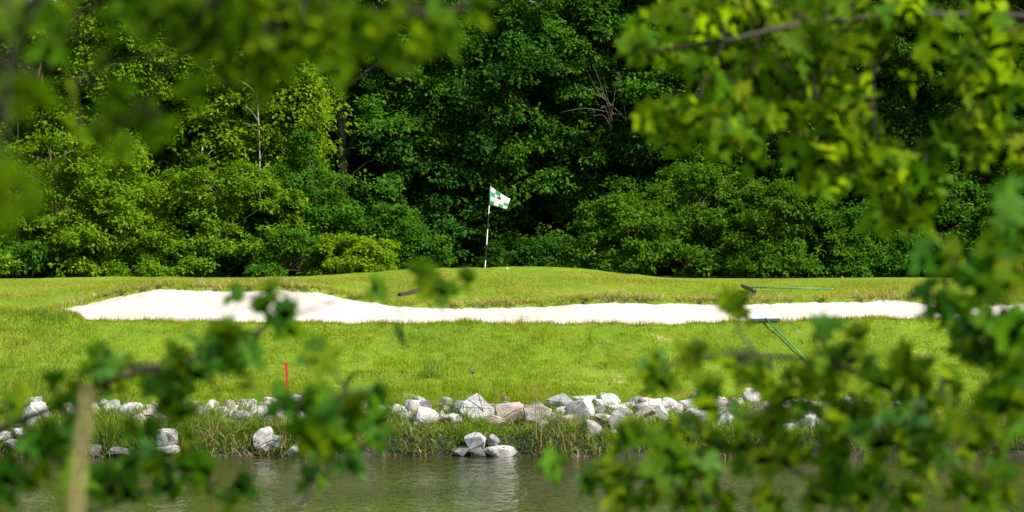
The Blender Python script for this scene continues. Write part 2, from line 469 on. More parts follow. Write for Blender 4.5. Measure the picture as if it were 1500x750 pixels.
# rough on the mound behind the bunker and left of it
x, y = scatter(430000, -13.5, 13.5, 58.5, 71)
keep = outside_bunker(x, y, .05) & (y > 60 - 3*(x < -8))
keep &= rng.random(len(x)) < np.clip((1-sstep(65, 71, y)*.8)*(.75 + .8*vnoise(x, y, .9, 44)), .05, 1)
x, y = x[keep], y[keep]
L = rng.uniform(.025,.068,len(x))*(1+1.0*vnoise(x, y, .8, 45)+1.2*np.clip(vnoise(x, y, 4.5, 62), -.25, 1))*(1-.6*sstep(66, 70, y))
V, k_, fi = blades(x, y, L, rng.uniform(.008,.015,len(x)), rng.uniform(.1,.8,len(x)))
tag(link('mound_grass', npmesh('mound_grass', V, k_, fi), M['grass_rough']), kind='stuff')
# shaggy fringe on the bunker lips
n = 36000
x = rng.uniform(-9.95, 13.4, n); f, b_, k = bunk(x)
side = rng.random(n) < .45
y = np.where(side, f + rng.normal(-.06,.07,n), b_ + np.abs(rng.normal(.03,.12,n)))
keep = rng.random(n) < np.clip(.55+1.2*vnoise(x, 0*x+np.where(side,1,9), 2.5, 46), .1, 1)
x, y, side = x[keep], y[keep], side[keep]
L = rng.uniform(.05,.15,len(x))*(1+.8*np.clip(vnoise(x, 0*x, 1.7, 71), -.2, 1))
V, k_, fi = blades(x, y, L, rng.uniform(.008,.014,len(x)), rng.uniform(.2,.95,len(x)))
tag(link('lip_grass', npmesh('lip_grass', V, k_, fi), M['grass_rough']), kind='stuff')
# dry roots and straw hanging over the back lip
n = 13000
x = rng.uniform(-9.95, 13.4, n); f, b_, k = bunk(x)
keep = rng.random(n) < np.clip(.35+1.6*vnoise(x, 0*x, 1.3, 47), .03, 1)
x = x[keep]; b_ = b_[keep]
y = b_ + rng.normal(-.06,.13,len(x))
V, k_, fi = blades(x, y, rng.uniform(.06,.17,len(x)), rng.uniform(.010,.018,len(x)), rng.uniform(.5,.98,len(x)), z0=ground_z(x,y)+.02+.12*(y<b_))
tag(link('lip_straw', npmesh('lip_straw', V, k_, fi), M['straw']), kind='stuff')
# long grass on the bank among the rocks
x = rng.uniform(-12.6, 12.6, 98000); sh = shore(x)
y = sh + rng.uniform(.02, 1.75, len(x))
keep = rng.random(len(x)) < np.clip(.75 + 1.5*vnoise(x, y, 1.4, 51), .12, 1)*(1-.6*sstep(1.2,1.75,y-sh))
x, y, sh = x[keep], y[keep], sh[keep]
L = rng.uniform(.16,.40,len(x))*(1+1.1*vnoise(x, y, 1.2, 52))*(1-.45*sstep(.9,1.7,y-sh))
V, k_, fi = blades(x, y, L, rng.uniform(.010,.021,len(x)), rng.uniform(.1,.85,len(x)), seg=3, curl=1.1)
tag(link('bank_grass', npmesh('bank_grass', V, k_, fi), M['grass_tall']), kind='stuff')
x = rng.uniform(-12.6, 12.6, 31000); sh = shore(x)
y = sh + rng.uniform(-.08, 1.2, len(x))
keep = rng.random(len(x)) < np.clip(.38 + 2.0*vnoise(x, y, .8, 53) + .7*np.exp(-((x+5.6)/1.0)**2) + .5*np.exp(-((x+1.6)/.5)**2) + .4*np.exp(-((x-1.0)/.8)**2), .03, 1)
x, y = x[keep], y[keep]
V, k_, fi = blades(x, y, rng.uniform(.2,.5,len(x)), rng.uniform(.008,.017,len(x)), rng.uniform(.3,1.2,len(x)), seg=4, curl=1.2)
tag(link('bank_straw', npmesh('bank_straw', V, k_, fi), M['straw']), kind='stuff')
# stems arching over the undercut foot of the bank
x = rng.uniform(-12.6, 12.6, 20000); sh = shore(x); y = sh + rng.uniform(.04, .5, len(x))
keep = rng.random(len(x)) < np.clip(.6 + 1.6*vnoise(x, 0*x, 1.1, 57), .08, 1)
x, y = x[keep], y[keep]
V, k_, fi = blades(x, y, rng.uniform(.18,.42,len(x)), rng.uniform(.009,.018,len(x)), rng.uniform(.5,1.2,len(x)), seg=4, curl=1.4)
tag(link('foot_grass', npmesh('foot_grass', V, k_, fi), M['grass_tall']), kind='stuff')
# ragged taller grass on the slope left edge and among the lower slope
x, y = scatter(80000, -13, 13, 51.6, 58)
keep = outside_bunker(x, y, -.1) & (rng.random(len(x)) < np.clip(-.02 + 1.0*vnoise(x, y, .7, 55) + 1.3*vnoise(x, y, 3.2, 56) + .8*sstep(-6.5,-8.5,x) + .35*(1-sstep(51.8,53.2,y)), 0, 1))
x, y = x[keep], y[keep]
V, k_, fi = blades(x, y, rng.uniform(.06,.19,len(x)), rng.uniform(.008,.014,len(x)), rng.uniform(.1,.7,len(x)), seg=2, curl=.8)
tag(link('tufted_grass', npmesh('tufted_grass', V, k_, fi), M['grass_tall']), kind='stuff')
#@@PART2
# ------------------------------------------------------------------ rocks along the water
def make_rock(px0, py0, px1, py1, mat, label, seed, Y=None, yaw=0.0, name='rock', group='pale rocks edging the pond'):
    cx_ = (px0+px1)/2
    if Y is None: Y = float(np.clip(hit(cx_, py1 - .25*(py1-py0), 50.0, 56).y, 50.35, 53.4))
    w_ = (px1-px0)/F*Y*1.24; h_ = (py1-py0)/F*Y*1.28
    c = at(cx_, (py0+py1)/2, Y)
    r = np.random.default_rng(seed)
    bm = bmesh.new()
    n = int(r.integers(13, 20))
    P = r.normal(size=(n, 3)); P /= np.linalg.norm(P, axis=1)[:,None]
    P = np.sign(P)*np.abs(P)**.75
    P *= r.uniform(.82, 1.05, (n,1))
    for p_ in P: bm.verts.new(p_)
    res = bmesh.ops.convex_hull(bm, input=bm.verts[:])
    junk = [e for e in res['geom_interior'] if isinstance(e, bmesh.types.BMVert)]
    bmesh.ops.delete(bm, geom=junk, context='VERTS')
    bmesh.ops.dissolve_limit(bm, angle_limit=.22, verts=bm.verts[:], edges=bm.edges[:])
    bmesh.ops.rotate(bm, cent=(0,0,0), matrix=Matrix.Rotation(yaw, 3, 'Y'), verts=bm.verts[:])
    co_ = np.array([v.co[:] for v in bm.verts]); lo, hi = co_.min(0), co_.max(0)
    dep = w_*.75 if w_ < 2.0*h_ else w_*.55
    sc = np.array([w_, dep, h_*1.12])/(hi-lo)
    for v in bm.verts:
        q = (np.array(v.co[:]) - (lo+hi)/2)*sc
        v.co = (q[0], q[1], q[2])
    bmesh.ops.bevel(bm, geom=bm.edges[:], offset=min(w_, h_)*.085, segments=2, affect='EDGES', clamp_overlap=True)
    bmesh.ops.triangulate(bm, faces=bm.faces[:])
    bmesh.ops.subdivide_edges(bm, edges=bm.edges[:], cuts=1, use_grid_fill=True)
    for v in bm.verts:
        q = v.co; a = .10*min(w_, h_)
        v.co = q + Vector((a*float(vnoise(q.x*14+seed, q.z*14)), a*float(vnoise(q.y*14, q.z*14+seed)), a*float(vnoise(q.x*14, q.y*14+seed))))
    me = bpy.data.meshes.new(name); bm.to_mesh(me); bm.free()
    o = link(name, me, M[mat]); o.location = c - Vector((0, dep*.12, 0))
    return tag(o, label, 'rock', group)
P_, G_, D_, T_ = 'rock_pale', 'rock_grey', 'rock_dark', 'rock_tan'
ROCKS = [
 (662,591,692,614,G_,'grey block leaning against the left of the tall white middle rock'),
 (678,584,721,624,P_,'tall rounded white rock behind the leafy weed at the middle of the bank'),
 (658,608,678,626,P_,'small white rock below the grey block beside the leafy weed'),
 (718,595,771,624,T_,'broad pale tan rock between the tall white rock and the tan hump'),
 (770,596,806,627,T_,'brownish domed rock just left of the big two-toned block'),
 (802,581,841,612,G_,'big angular block with a grey left face, highest in the middle'),
 (834,588,872,625,P_,'white slanting rock sloping down right beside the big grey faced block'),
 (841,582,870,596,P_,'low pale rock behind the white slanting rock'),
 (877,578,892,593,P_,'small upright white rock at the right end of the middle cluster'),
 (890,583,906,600,P_,'small wedge of white rock near the right end of the middle cluster'),
 (865,598,886,613,G_,'dark gapped grey rock in grass right of the slanting rock'),
 (850,618,879,638,G_,'grey rock sunk in grass under the lower end of the slanting rock'),
 (682,636,709,655,P_,'pale rock perched above the flat slab at the water'),
 (715,638,731,655,G_,'dark grey pointed rock above the right half of the flat slab'),
 (709,655,755,669,P_,'long flat white slab lying at the waterline'),
 (686,656,711,669,D_,'dark wet rock touching the left end of the flat slab'),
 (667,655,687,666,G_,'small low grey rock left of the dark wet rock at the water'),
 (703,610,737,630,T_,'half hidden tan rock behind dry stalks under the tall white rock'),
 (604,594,618,609,P_,'small white pebble left of the leafy weed in a loose trio'),
 (613,592,627,608,G_,'grey pebble, middle one of a loose trio in bright grass'),
 (592,599,605,612,T_,'tan pebble, leftmost of a loose trio in bright grass'),
 (640,604,653,621,P_,'small pale rock standing alone left of the grey leaning block'),
 (648,596,660,608,G_,'low grey stone behind the pale rock left of the leafy weed'),
 (497,589,540,604,P_,'long low white rock with a shadowed left end behind foreground leaves'),
 (532,593,568,614,P_,'smooth rounded white rock right of the long low white rock'),
 (518,604,541,620,P_,'white block under the joint of the two smooth pale rocks'),
 (469,590,485,602,G_,'little grey rock alone in grass left of the long low rock'),
 (426,596,450,609,G_,'flat rock with a blue grey left face at the right of the stake pile'),
 (379,593,402,614,P_,'white egg shaped rock in the pile under the red stake'),
 (400,596,423,614,P_,'ribbed white rock right of the egg shaped rock'),
 (409,592,432,605,P_,'pale flat rock at the back of the pile under the red stake'),
 (394,611,420,628,P_,'white rock in the second row of the pile under the red stake'),
 (377,611,396,626,T_,'tan rock tangled in dry stems in the pile under the red stake'),
 (358,594,374,612,P_,'small white rock at the left shoulder of the pile under the red stake'),
 (366,606,378,622,G_,'thin dark grey stone wedged at the left of the stake pile'),
 (374,628,400,659,P_,'large upright white rock low on the bank under the stake pile'),
 (397,640,413,656,G_,'grey rock pressed against the large upright low rock'),
 (421,655,440,669,P_,'lone little white topped rock on the dark waterline under the stake'),
 (346,598,360,622,T_,'tan upright rock on the left edge of the stake pile'),
 (330,600,350,622,T_,'low tan rock at the head of the dry straw patch'),
 (296,590,316,613,P_,'pale leaning rock in straw left of the stake pile'),
 (177,593,206,615,P_,'white rock with a dark pit, biggest of the left group'),
 (204,595,230,608,P_,'flat white rock right of the pitted white rock'),
 (228,596,246,608,G_,'small grey flat stone ending the left group'),
 (180,615,195,633,T_,'tan rock below the pitted white rock'),
 (229,631,259,651,P_,'bright white rock low on the bank near the water on the left'),
 (231,652,262,664,P_,'flat white rock under the bright low rock at the water'),
 (260,587,274,606,P_,'narrow white rock peeping between dark foreground leaves'),
 (258,605,274,619,T_,'tan stone beneath the narrow white rock'),
 (144,587,162,602,G_,'blue grey rock just right of the blurred dry stalk'),
 (132,652,148,666,D_,'dark wet rock at the waterline beside the blurred dry stalk'),
 (160,656,190,668,D_,'low black rock at the waterline under hanging straw'),
 (34,593,75,624,P_,'big white rock highest on the far left bank'),
 (18,630,44,646,P_,'white rock below the big far left rock'),
 (-2,634,18,648,P_,'white rock cut by the left edge of the picture'),
 (7,645,31,658,G_,'grey topped stone lowest on the far left bank'),
 (940,588,974,610,P_,'pointed white rock with a dark lower face right of the middle cluster'),
 (942,606,956,624,D_,'dark stone under the pointed white rock'),
 (955,588,967,599,G_,'small grey stone behind the pointed white rock'),
 (997,587,1025,603,P_,'smooth pale rock stacked on top of another right of the pointed rock'),
 (1000,600,1024,615,P_,'pale rock underneath the smooth stacked rock'),
 (1028,585,1047,597,T_,'tan stone in grass right of the stacked pair'),
 (1077,585,1089,597,P_,'little white stone beside the bright round rock'),
 (1091,572,1113,592,P_,'bright round white rock highest on the right bank'),
 (1112,590,1133,609,T_,'tan rock right of the bright round rock'),
 (1147,588,1197,613,T_,'wide tan rock half buried in straw on the right bank'),
 (980,651,1007,664,D_,'small wet dark rock at the waterline on the right'),
 (1240,585,1270,604,P_,'pale rock seen through leaves far along the right bank'),
 (1310,588,1335,606,G_,'grey rock seen through leaves far along the right bank'),
]
for i, r_ in enumerate(ROCKS):
    make_rock(*r_, seed=100+i*3, yaw=random.uniform(-.5, .5))

for i in range(250):                                   # smaller stones scattered between them
    rr = random.Random(900+i); px = rr.choice((rr.uniform(-10, 1330), rr.gauss(390, 45), rr.uniform(10, 900), rr.uniform(880, 1220))); py = rr.gauss(604, 10)
    if py > 660 or py < 588: continue
    wq = rr.uniform(10, 30)*(1 if py < 622 else .6); hq = wq*rr.uniform(.55, .9)
    make_rock(px-wq/2, py-hq/2, px+wq/2, py+hq/2, rr.choice([P_,P_,G_,T_]), 'small stone half hidden in the bank grass between larger rocks', 1300+i, yaw=rr.uniform(-.5,.5), name='small_stone', group='small stones in the bank grass')

# ------------------------------------------------------------------ flagstick
B0 = at(710, 391.5, 71.0); B0.z = gz(B0.x, 71.0)
TOP = at(718.6, 272.5, 71.0)
fs = empty('golf_flagstick', B0, 'striped flagstick with a green and white checked flag on the crest', 'flagstick')
def lerp(a, b_, t): return a + (b_-a)*t
m = MB(); st = [0.0, .045, .20, .375, .55, .70, .80, 1.0]
me_pts = [lerp(Vector((0,0,0)), TOP-B0, t) for t in np.linspace(0, 1, 29)]
m.tube(me_pts, .013, 8)
po = m.build('pole', [M['white_paint'], M['black_paint']], fs, True)
cuts = [.0, .14, .32, .50, .665, .79]              # white, dark, white, dark, white up to the cloth
for p_ in po.data.polygons:
    t = p_.center.z / (TOP.z - B0.z)
    band = sum(t > c_ for c_ in cuts[1:])
    p_.material_index = 1 if band in (1, 3) else 0
h0, h1 = at(718.8, 273.5, 71.0)-B0, at(717.0, 300, 71.0)-B0
f0, f1 = at(747.8, 291.3, 71.0)-B0, at(742.3, 306, 71.0)-B0
nu, nv = 32, 24
V = []; 
for j in range(nv+1):
    for i in range(nu+1):
        u, v = i/nu, j/nv
        p_ = (h0*(1-u)+f0*u)*(1-v) + (h1*(1-u)+f1*u)*v
        p_ = p_ + Vector((0, .035*math.sin(u*7.5+v*1.6)*u**.5, -.012*math.sin(u*math.pi)*(1-v) + .012*math.sin(u*6.3)*u))
        V.append(p_)
m = MB(); m.v = V
mi = []
for j in range(nv):
    for i in range(nu):
        a = j*(nu+1)+i; m.f.append((a, a+1, a+nu+2, a+nu+1))
        c_, r_ = int((i+.5)/nu*4), int((j+.5)/nv*4)
        u, v = (i+.5)/nu, (j+.5)/nv
        k_ = 1 if (c_+r_) % 2 and not (c_ in (1,2) and r_ in (1,2)) and not (c_ == 3 and r_ == 0) else 0
        if abs(u-.47) < .085 and abs(v-.40) < .075 or (abs(u-.50) < .045 and abs(v-.32) < .05): k_ = 2
        mi.append(k_)
fo = m.build('flag', [M['flag_white'], M['flag_green'], M['flag_black']], fs, True)
fo.data.polygons.foreach_set('material_index', mi)
sd = fo.modifiers.new('cloth', 'SOLIDIFY'); sd.thickness = .003
m = MB(); m.tube([h0+Vector((0,0,.01)), h1-Vector((0,0,.01))], .019, 8); m.build('flag_sleeve', M['flag_green'], fs, True)
m = MB(); m.tube([TOP-B0, TOP-B0+Vector((0,0,.03))], [.018,.010], 8); m.build('pole_cap', M['black_paint'], fs, True)

# ------------------------------------------------------------------ bunker rakes
def rake(head_a, head_b, handle_end, head_mat, label, neck=None, thick=.03, lift=.05):
    c = (head_a+head_b)/2; e = empty('bunker_rake', c, label, 'rake', 'bunker rakes lying on the grass')
    ax = (head_b-head_a)/2; L_ = ax.length; axn = ax.normalized()
    hd = (handle_end-c).normalized(); up = axn.cross(hd); up.normalize()
    if up.z < 0: up = -up
    fw = up.cross(axn).normalized()
    m = MB()
    m.box((0,0,0), axn*L_, fw*.045, up*thick*.5)
    m.box(-fw*.040+up*thick*.45, axn*L_, fw*.008, up*.02)
    h_ = m.build('rake_head', M[head_mat], e)
    bv = h_.modifiers.new('edge', 'BEVEL'); bv.width = .006; bv.segments = 2
    for k in range(15):
        m = MB(); q = axn*(L_*(-.95+1.9*k/14))+fw*.02
        m.tube([q-up*thick*.45, q-up*(thick*.45+.055)+fw*.012], [.008,.004], 5)
        m.build('tooth', M[head_mat], e)
    m = MB(); m.tube([up*thick*.4, hd*.10+up*lift*.6], [.022,.018], 8); m.build('socket', M['black_plastic'], e, True)
    m = MB(); m.tube([hd*.05+up*lift*.5, (handle_end-c)], .0135, 8); m.build('handle', M['green_handle'], e, True)
    m = MB(); m.tube([(handle_end-c)-hd*.03, (handle_end-c)+hd*.02], .016, 8); m.build('handle_cap', M['grey_plastic'], e, True)
    return e
ha, hb = at(1099, 471.5, 56.9), at(1143, 471, 56.9)
he = hit(1179, 528.5, 51, 58); he.z += .05
z_ = max(gz(ha.x, 56.9), gz(hb.x, 56.9)) + .05
ha.z = max(ha.z, z_); hb.z = max(hb.z, z_+.005)
rake(ha, hb, he, 'grey_plastic', 'grey headed rake on the near lip with its green handle down the slope', thick=.05)
ha, hb = at(1088.5, 419, 64.4), at(1105, 426.5, 63.2)
zz = lambda v_, k: setattr(v_, 'z', max(v_.z, gz(v_.x, v_.y)+k))
zz(ha, .05); zz(hb, .05)
he = at(1219, 423, 63.6); zz(he, .03)
rake(ha, hb, he, 'black_plastic', 'black headed rake with a level green handle on the far side of the bunker', thick=.06)

# ------------------------------------------------------------------ stakes, stick, ball
def stake(base, top, mat, label, r=.024):
    e = empty('hazard_stake', base, label, 'stake', 'red hazard stakes')
    m = MB(); d = top-base
    m.tube([Vector((0,0,-.15)), d*.97], r, 4); m.tube([d*.97, d], [r, r*.55], 4)
    e2 = m.build('post', M[mat], e)
    m = MB(); m.tube([Vector((0,0,-.02)), d*.02+Vector((0,0,.012))], r*1.5, 7); m.build('collar', M['black_plastic'], e)
    return e
b_ = hit(421.5, 579, 51, 55); stake(b_, at(419.3, 530, b_.y), 'red_paint', 'slim red hazard stake standing in the grass above the rocks', .030)
b_ = at(1230, 412, 79.0); b_.z = gz(b_.x, 79.0); stake(b_, at(1234.5, 405.0, 79.0), 'orange_paint', 'tiny orange red marker leaning beyond the far green', .045)
b_ = hit(585, 434, 58, 68); c_ = hit(602, 431, 58, 68); d_ = at(618, 425, c_.y+.3); d_.z = max(d_.z, gz(d_.x, d_.y)+.05)
e = empty('fallen_stick', b_, 'short dark broken stick lying on the mound above the sand', 'stick')
m = MB(); m.tube(curve_pts([Vector((0,0,.03)), c_-b_+Vector((0,0,.04)), d_-b_+Vector((0,0,.03))], 5), [.045,.05,.045,.04,.045,.05,.055,.05,.045,.05,.035], 7)
m.build('stem', M['twig'], e)
m = MB(); m.tube([d_-b_+Vector((-.06,0,.03)), d_-b_+Vector((.02,-.1,-.03))], [.03,.015], 6); m.build('side_branch', M['twig'], e)
b_ = hit(743, 395.5, 62, 70.5)
bm = bmesh.new(); bmesh.ops.create_icosphere(bm, subdivisions=3, radius=.0214)
me = bpy.data.meshes.new('golf_ball'); bm.to_mesh(me); bm.free()
o = link('golf_ball', me, M['white_paint'], smooth=True); o.location = b_+Vector((0,0,.03)); tag(o, 'small white ball in the rough just below the flag', 'golf ball')

# ------------------------------------------------------------------ single weeds on the bank
def lance(mb, base, d, up, L_, w_):
    d = d.normalized(); s_ = d.cross(up).normalized(); n_ = s_.cross(d)
    i = len(mb.v)
    mb.v += [base, base+d*L_*.4+s_*w_+n_*L_*.05, base+d*L_-n_*L_*.12, base+d*L_*.4-s_*w_+n_*L_*.05, base+d*L_*.45]
    mb.f += [(i,i+1,i+4),(i+1,i+2,i+4),(i+2,i+3,i+4),(i+3,i,i+4)]
def leafy_weed(px, pyb, pyt, label, seed):
    r = random.Random(seed); Y = hit(px, pyb, 50, 54).y - .05; b_ = at(px, pyb, Y)
    e = empty('leafy_weed', b_, label, 'weed'); H = (pyb-pyt)/F*Y
    st = curve_pts([Vector((0,0,-.05)), Vector((.02,0,H*.5)), Vector((.0,-.02,H))], 4)
    m = MB(); m.tube(st, [.007]*4+[.004]*(len(st)-4), 5); m.build('stem', M['grass_tall'], e)
    m = MB()
    for k in range(34):
        t = .15+.85*k/33; p_ = Vector((.01,0,H*t)); a = k*2.4
        lance(m, p_, Vector((math.cos(a), math.sin(a), r.uniform(.1,.6))), Vector((0,0,1)), r.uniform(.10,.16)*(1.1-.4*t), .013)
    m.build('leaves', M['leaf_bright'], e); return e
leafy_weed(683, 645, 594, 'bushy green weed with narrow leaves in front of the tall white rock', 1)
leafy_weed(858, 640, 612, 'low leafy green weed at the foot of the slanting rock', 2)
leafy_weed(886, 628, 600, 'leafy green weed right of the dark gapped rock', 3)
def stalk(px, pyb, px2, pyt, label, name='dry_stalk', mat='straw', head=False, lean=.0, group='dry stalks on the pond bank', r0=.008):
    Y = hit(px, pyb, 50, 54).y - .12; b_ = at(px, pyb, Y); t_ = at(px2, pyt, Y-.1)
    e = empty(name, b_, label, 'stalk', group)
    d = t_-b_; pts = curve_pts([Vector((0,0,-.1)), d*.5+Vector((lean,0,.02)), d], 5)
    m = MB(); m.tube(pts, [r0*(1-.5*k/len(pts)) for k in range(len(pts))], 5); m.build('stem', M[mat], e, True)
    m = MB(); rr = random.Random(px)
    if head:
        for k in range(26):
            a = rr.uniform(0, 6.28); lance(m, d, Vector((math.cos(a), math.sin(a), rr.uniform(.1,1.6))), Vector((0,0,1)), rr.uniform(.08,.17), .005)
        m.build('seed_head', M['bark_tan'], e)
    else:
        for k in range(4):
            t = rr.uniform(.3,.8); a = rr.uniform(0, 6.28); lance(m, d*t, Vector((math.cos(a), math.sin(a)*.4, .7)), Vector((0,0,1)), rr.uniform(.10,.2), .006)
        m.build('dry_blades', M['straw'], e)
    return e
stalk(716, 622, 692, 548, 'thin dark weed with a brown seed head above the white rock', 'seedhead_weed', 'twig', True, -.02, None, .008)
stalk(785, 640, 785, 568, 'straight tan stalk rising past the brownish domed rock', r0=.011)
stalk(792, 650, 794, 594, 'shorter tan stalk right beside the straight tan stalk', r0=.010)
stalk(812, 640, 819, 606, 'dark bent stalk before the big two-toned block', mat='twig')
stalk(832, 668, 817, 620, 'bare straw stalk slanting left over the dark bank near the water')
stalk(840, 665, 833, 640, 'short stub of stalk right of the slanting straw stalk')
stalk(388, 640, 386, 556, 'tall dry stem standing among the pile under the red stake', r0=.007)
stalk(406, 600, 388, 562, 'thin dry stem bowed over the tall stem by the stake')
stalk(602, 665, 632, 625, 'yellow straw stalk leaning right over the water in the middle', r0=.009)
stalk(622, 668, 624, 640, 'short pale stalk standing in the water edge at the middle')
stalk(738, 600, 724, 566, 'fine tan stem in bright grass behind the broad tan rock', r0=.006)
stalk(730, 592, 748, 570, 'fine forked tan stem crossing the bright grass tuft', r0=.006)
def tuft(px, py, n, L0, wpx, label, mat='grass_tall'):
    c = hit(px, py, 50, 64); e_ = c
    x = c.x + rng.normal(0, wpx/F*c.y*.5, n); y = c.y + rng.normal(0, .12, n)
    V, k_, fi = blades(x, y, rng.uniform(.6,1.25,n)*L0, rng.uniform(.007,.012,n), rng.uniform(.05,.55,n), seg=3, curl=.8)
    V = V - np.array(c[:]); o = link('grass_tuft', npmesh('grass_tuft', V, k_, fi), M[mat]); o.location = c
    tag(o, label, 'grass tuft', 'separate tufts of long grass')
tuft(765, 473, 90, .26, 30, 'wispy grass tuft on the bunker lip against the sand', 'grass_rough')
tuft(632, 552, 160, .45, 26, 'tall soft green tuft alone on the left of the slope')
tuft(742, 592, 260, .36, 40, 'yellow green tuft in front of the mown slope behind the broad tan rock', 'grass_short')
tuft(82, 470, 160, .30, 30, 'dark green tuft at the left tip of the bunker')
tuft(650, 470, 20, .22, 14, 'few thin blades on the lip left of the wispy tuft', 'grass_rough')
tuft(30, 585, 260, .42, 70, 'long grass clump at the far left above the big white rock')
# ------------------------------------------------------------------ wood behind the green
def tuft_leaves(C, Nn, per, size, L, r, droop=.15, up=.45, w=.55):
    """C (n,3) tuft centres with outward normals Nn; per leaves each; leaves are folded rhombs"""
    n = len(C)*per
    c = np.repeat(C, per, 0); nn = np.repeat(Nn, per, 0)
    off = r.normal(size=(n,3)); off /= np.linalg.norm(off, axis=1)[:,None]+1e-9
    off = off + nn*.55
    ts = np.repeat(r.uniform(.6,1.45,len(C)), per)[:,None]
    pos = c + off*size*ts*r.uniform(.35, 1.0, (n,1))*np.array([1,1,.75])
    nor = nn*.5 + np.array([0,0,up]) + r.normal(size=(n,3))*.42
    nor /= np.linalg.norm(nor, axis=1)[:,None]
    d = off + r.normal(size=(n,3))*.6 - np.array([0,0,droop])
    d -= nor*(d*nor).sum(1)[:,None]; d /= np.linalg.norm(d, axis=1)[:,None]+1e-9
    s = np.cross(d, nor)
    l = (L*r.uniform(.6, 1.3, n))[:,None]*(.55+.45*ts)
    V = np.stack([pos, pos+d*l*.48+s*l*w*.5+nor*l*.06, pos+d*l-nor*l*.10, pos+d*l*.48-s*l*w*.5+nor*l*.06], 1)
    return V.reshape(-1, 3)
def crown_points(r, prof, n, z0, H, R, lean=(0,0), flat=.75, inner=.30):
    """puff centres through a crown of profile prof(t) (t=0 bottom, 1 top)"""
    out = []
    while len(out) < n:
        t = r.random(); a = r.random()*2*np.pi; q = prof(t)
        if r.random() > q + .12: continue
        lob = 1 + .22*np.sin(a*2+3.1*t+r.random()*.5) + .13*np.sin(a*3-5*t)
        rad = R*q*lob*(1 if r.random() > inner else r.uniform(.3,.85))
        out.append((rad*np.cos(a)+lean[0]*t, rad*np.sin(a)+lean[1]*t, z0+H*t, a, t))
    return np.array(out)
def round_prof(t): return max(0., math.sin(math.pi*min(1, (t*.86+.14)))**.55)
def tall_prof(t): return (.72+.28*math.sin(math.pi*t))*min(1, (1-t)*3.2+.12)**.7
def cone_prof(t): return min(1, .5+1.6*t)*(1-t*.86)**.8
def bush_prof(t): return math.sqrt(max(0., 1-(t*.98)**2.2))*(.92+.08*math.sin(9*t))
def make_tree(name, label, cat, loc, H, R, prof, mat, n_puff, tufts, per, puff_r, tuft_r, leaf, seed, z0=.4, group=None,
              bark_='bark', trunk_r=None, lean=(0,0), stems=1, up=.45, droop=.15, flat=.6, inner=.3, gaps=()):
    r = np.random.default_rng(seed)
    e = empty(name, loc, label, cat, group)
    P = crown_points(r, prof, n_puff, z0, H-z0, R, lean, inner=inner)
    if cat == 'bush':                                         # shoots that break the outline
        k_ = max(5, n_puff//9); q = P[r.choice(len(P), k_)].copy()
        q[:,0] *= 1.12; q[:,1] *= 1.12; q[:,2] += r.uniform(.10, .20, k_)*H*(q[:,4] > .35)
        P = np.vstack([P, q])
    tr = trunk_r or H*.016
    m = MB()
    tops = []
    for s_ in range(stems):
        ox, oy = (0,0) if s_ == 0 else (r.uniform(-.5,.5), r.uniform(-.3,.3))
        pts = [Vector((ox*.4, oy*.4, -.2))]
        for k in range(1, 7):
            t = k/6; pts.append(Vector((ox*(.4+.6*t)+lean[0]*t+r.uniform(-.12,.12)*(H*.05), oy+lean[1]*t+r.uniform(-.12,.12)*(H*.05), H*.92*t)))
        cp = curve_pts(pts, 3); tops.append(cp)
        m.tube(cp, [tr*(1-.85*k/(len(cp)-1))*(1 if s_ == 0 else .6)*(1.25 if k == 0 else 1) for k in range(len(cp))], 8)
    for i, p_ in enumerate(P[::2] if n_puff > 60 else P):       # limbs reach the outer boughs
        cp = tops[i % stems]; hz = max(.15, p_[2]-.35*math.hypot(p_[0], p_[1])-.2)
        q = min(cp, key=lambda v_: abs(v_.z-hz)); tgt = Vector(p_[:3])
        mid = q.lerp(tgt, .55)+Vector((r.uniform(-.15,.15), r.uniform(-.15,.15), .12*(tgt-q).length))
        c4 = curve_pts([q, mid, tgt], 3); rr = max(.012, tr*.28*(1-p_[4]*.5))
        m.tube(c4, [rr*(1-.75*k/(len(c4)-1)) for k in range(len(c4))], 4)
    m.build('trunk', M[bark_], e, True)
    # tufts over the puffs
    n = len(P)*tufts
    idx = np.repeat(np.arange(len(P)), tufts)
    pr = (puff_r*np.where(np.arange(len(P)) >= n_puff, .5, 1)*r.uniform(.45,1.5,len(P)))[idx][:,None]
    d = r.normal(size=(n,3)); d /= np.linalg.norm(d, axis=1)[:,None]
    outw = np.stack([np.cos(P[idx,3]), np.sin(P[idx,3]), .25+.9*(P[idx,4]-.3)], -1)
    flip = (d*outw).sum(1) < -.25; d[flip] *= -1
    low = d[:,2] < -.35; d[low,2] *= -.6
    C = P[idx,:3] + d*pr*np.array([1,1,flat])*np.where(r.random((n,1)) < .22, r.uniform(1.0,1.55,(n,1)), r.uniform(.5,1.0,(n,1)))
    Nn = d*.6 + outw*.4
    Nn /= np.linalg.norm(Nn, axis=1)[:,None]
    C[:,2] = np.maximum(C[:,2], .12)
    for gx0, gw, ga, gb in gaps:                              # openings through which the stem shows
        kp = ~((np.abs(C[:,0]-gx0) < gw*r.uniform(.6,1.25,len(C))) & (C[:,1] < .25) & (C[:,2] > ga) & (C[:,2] < gb))
        C, Nn = C[kp], Nn[kp]
    V = tuft_leaves(C, Nn, per, tuft_r, leaf, r, droop, up)
    link('crown', npmesh('crown', V, 4), M[mat], e)
    return e
def gl(px, Y): x = (px-750)/F*Y; return Vector((x, Y, gz(x, Y)))
def copy_thing(o, loc, rz, sc, label, group=None):
    c = o.copy(); COL.objects.link(c); c.location = loc; c.rotation_euler = (0,0,rz); c.scale = sc
    c['label'] = label
    if group: c['group'] = group
    for ch in list(o.children):
        d = ch.copy(); COL.objects.link(d); d.parent = c
    return c
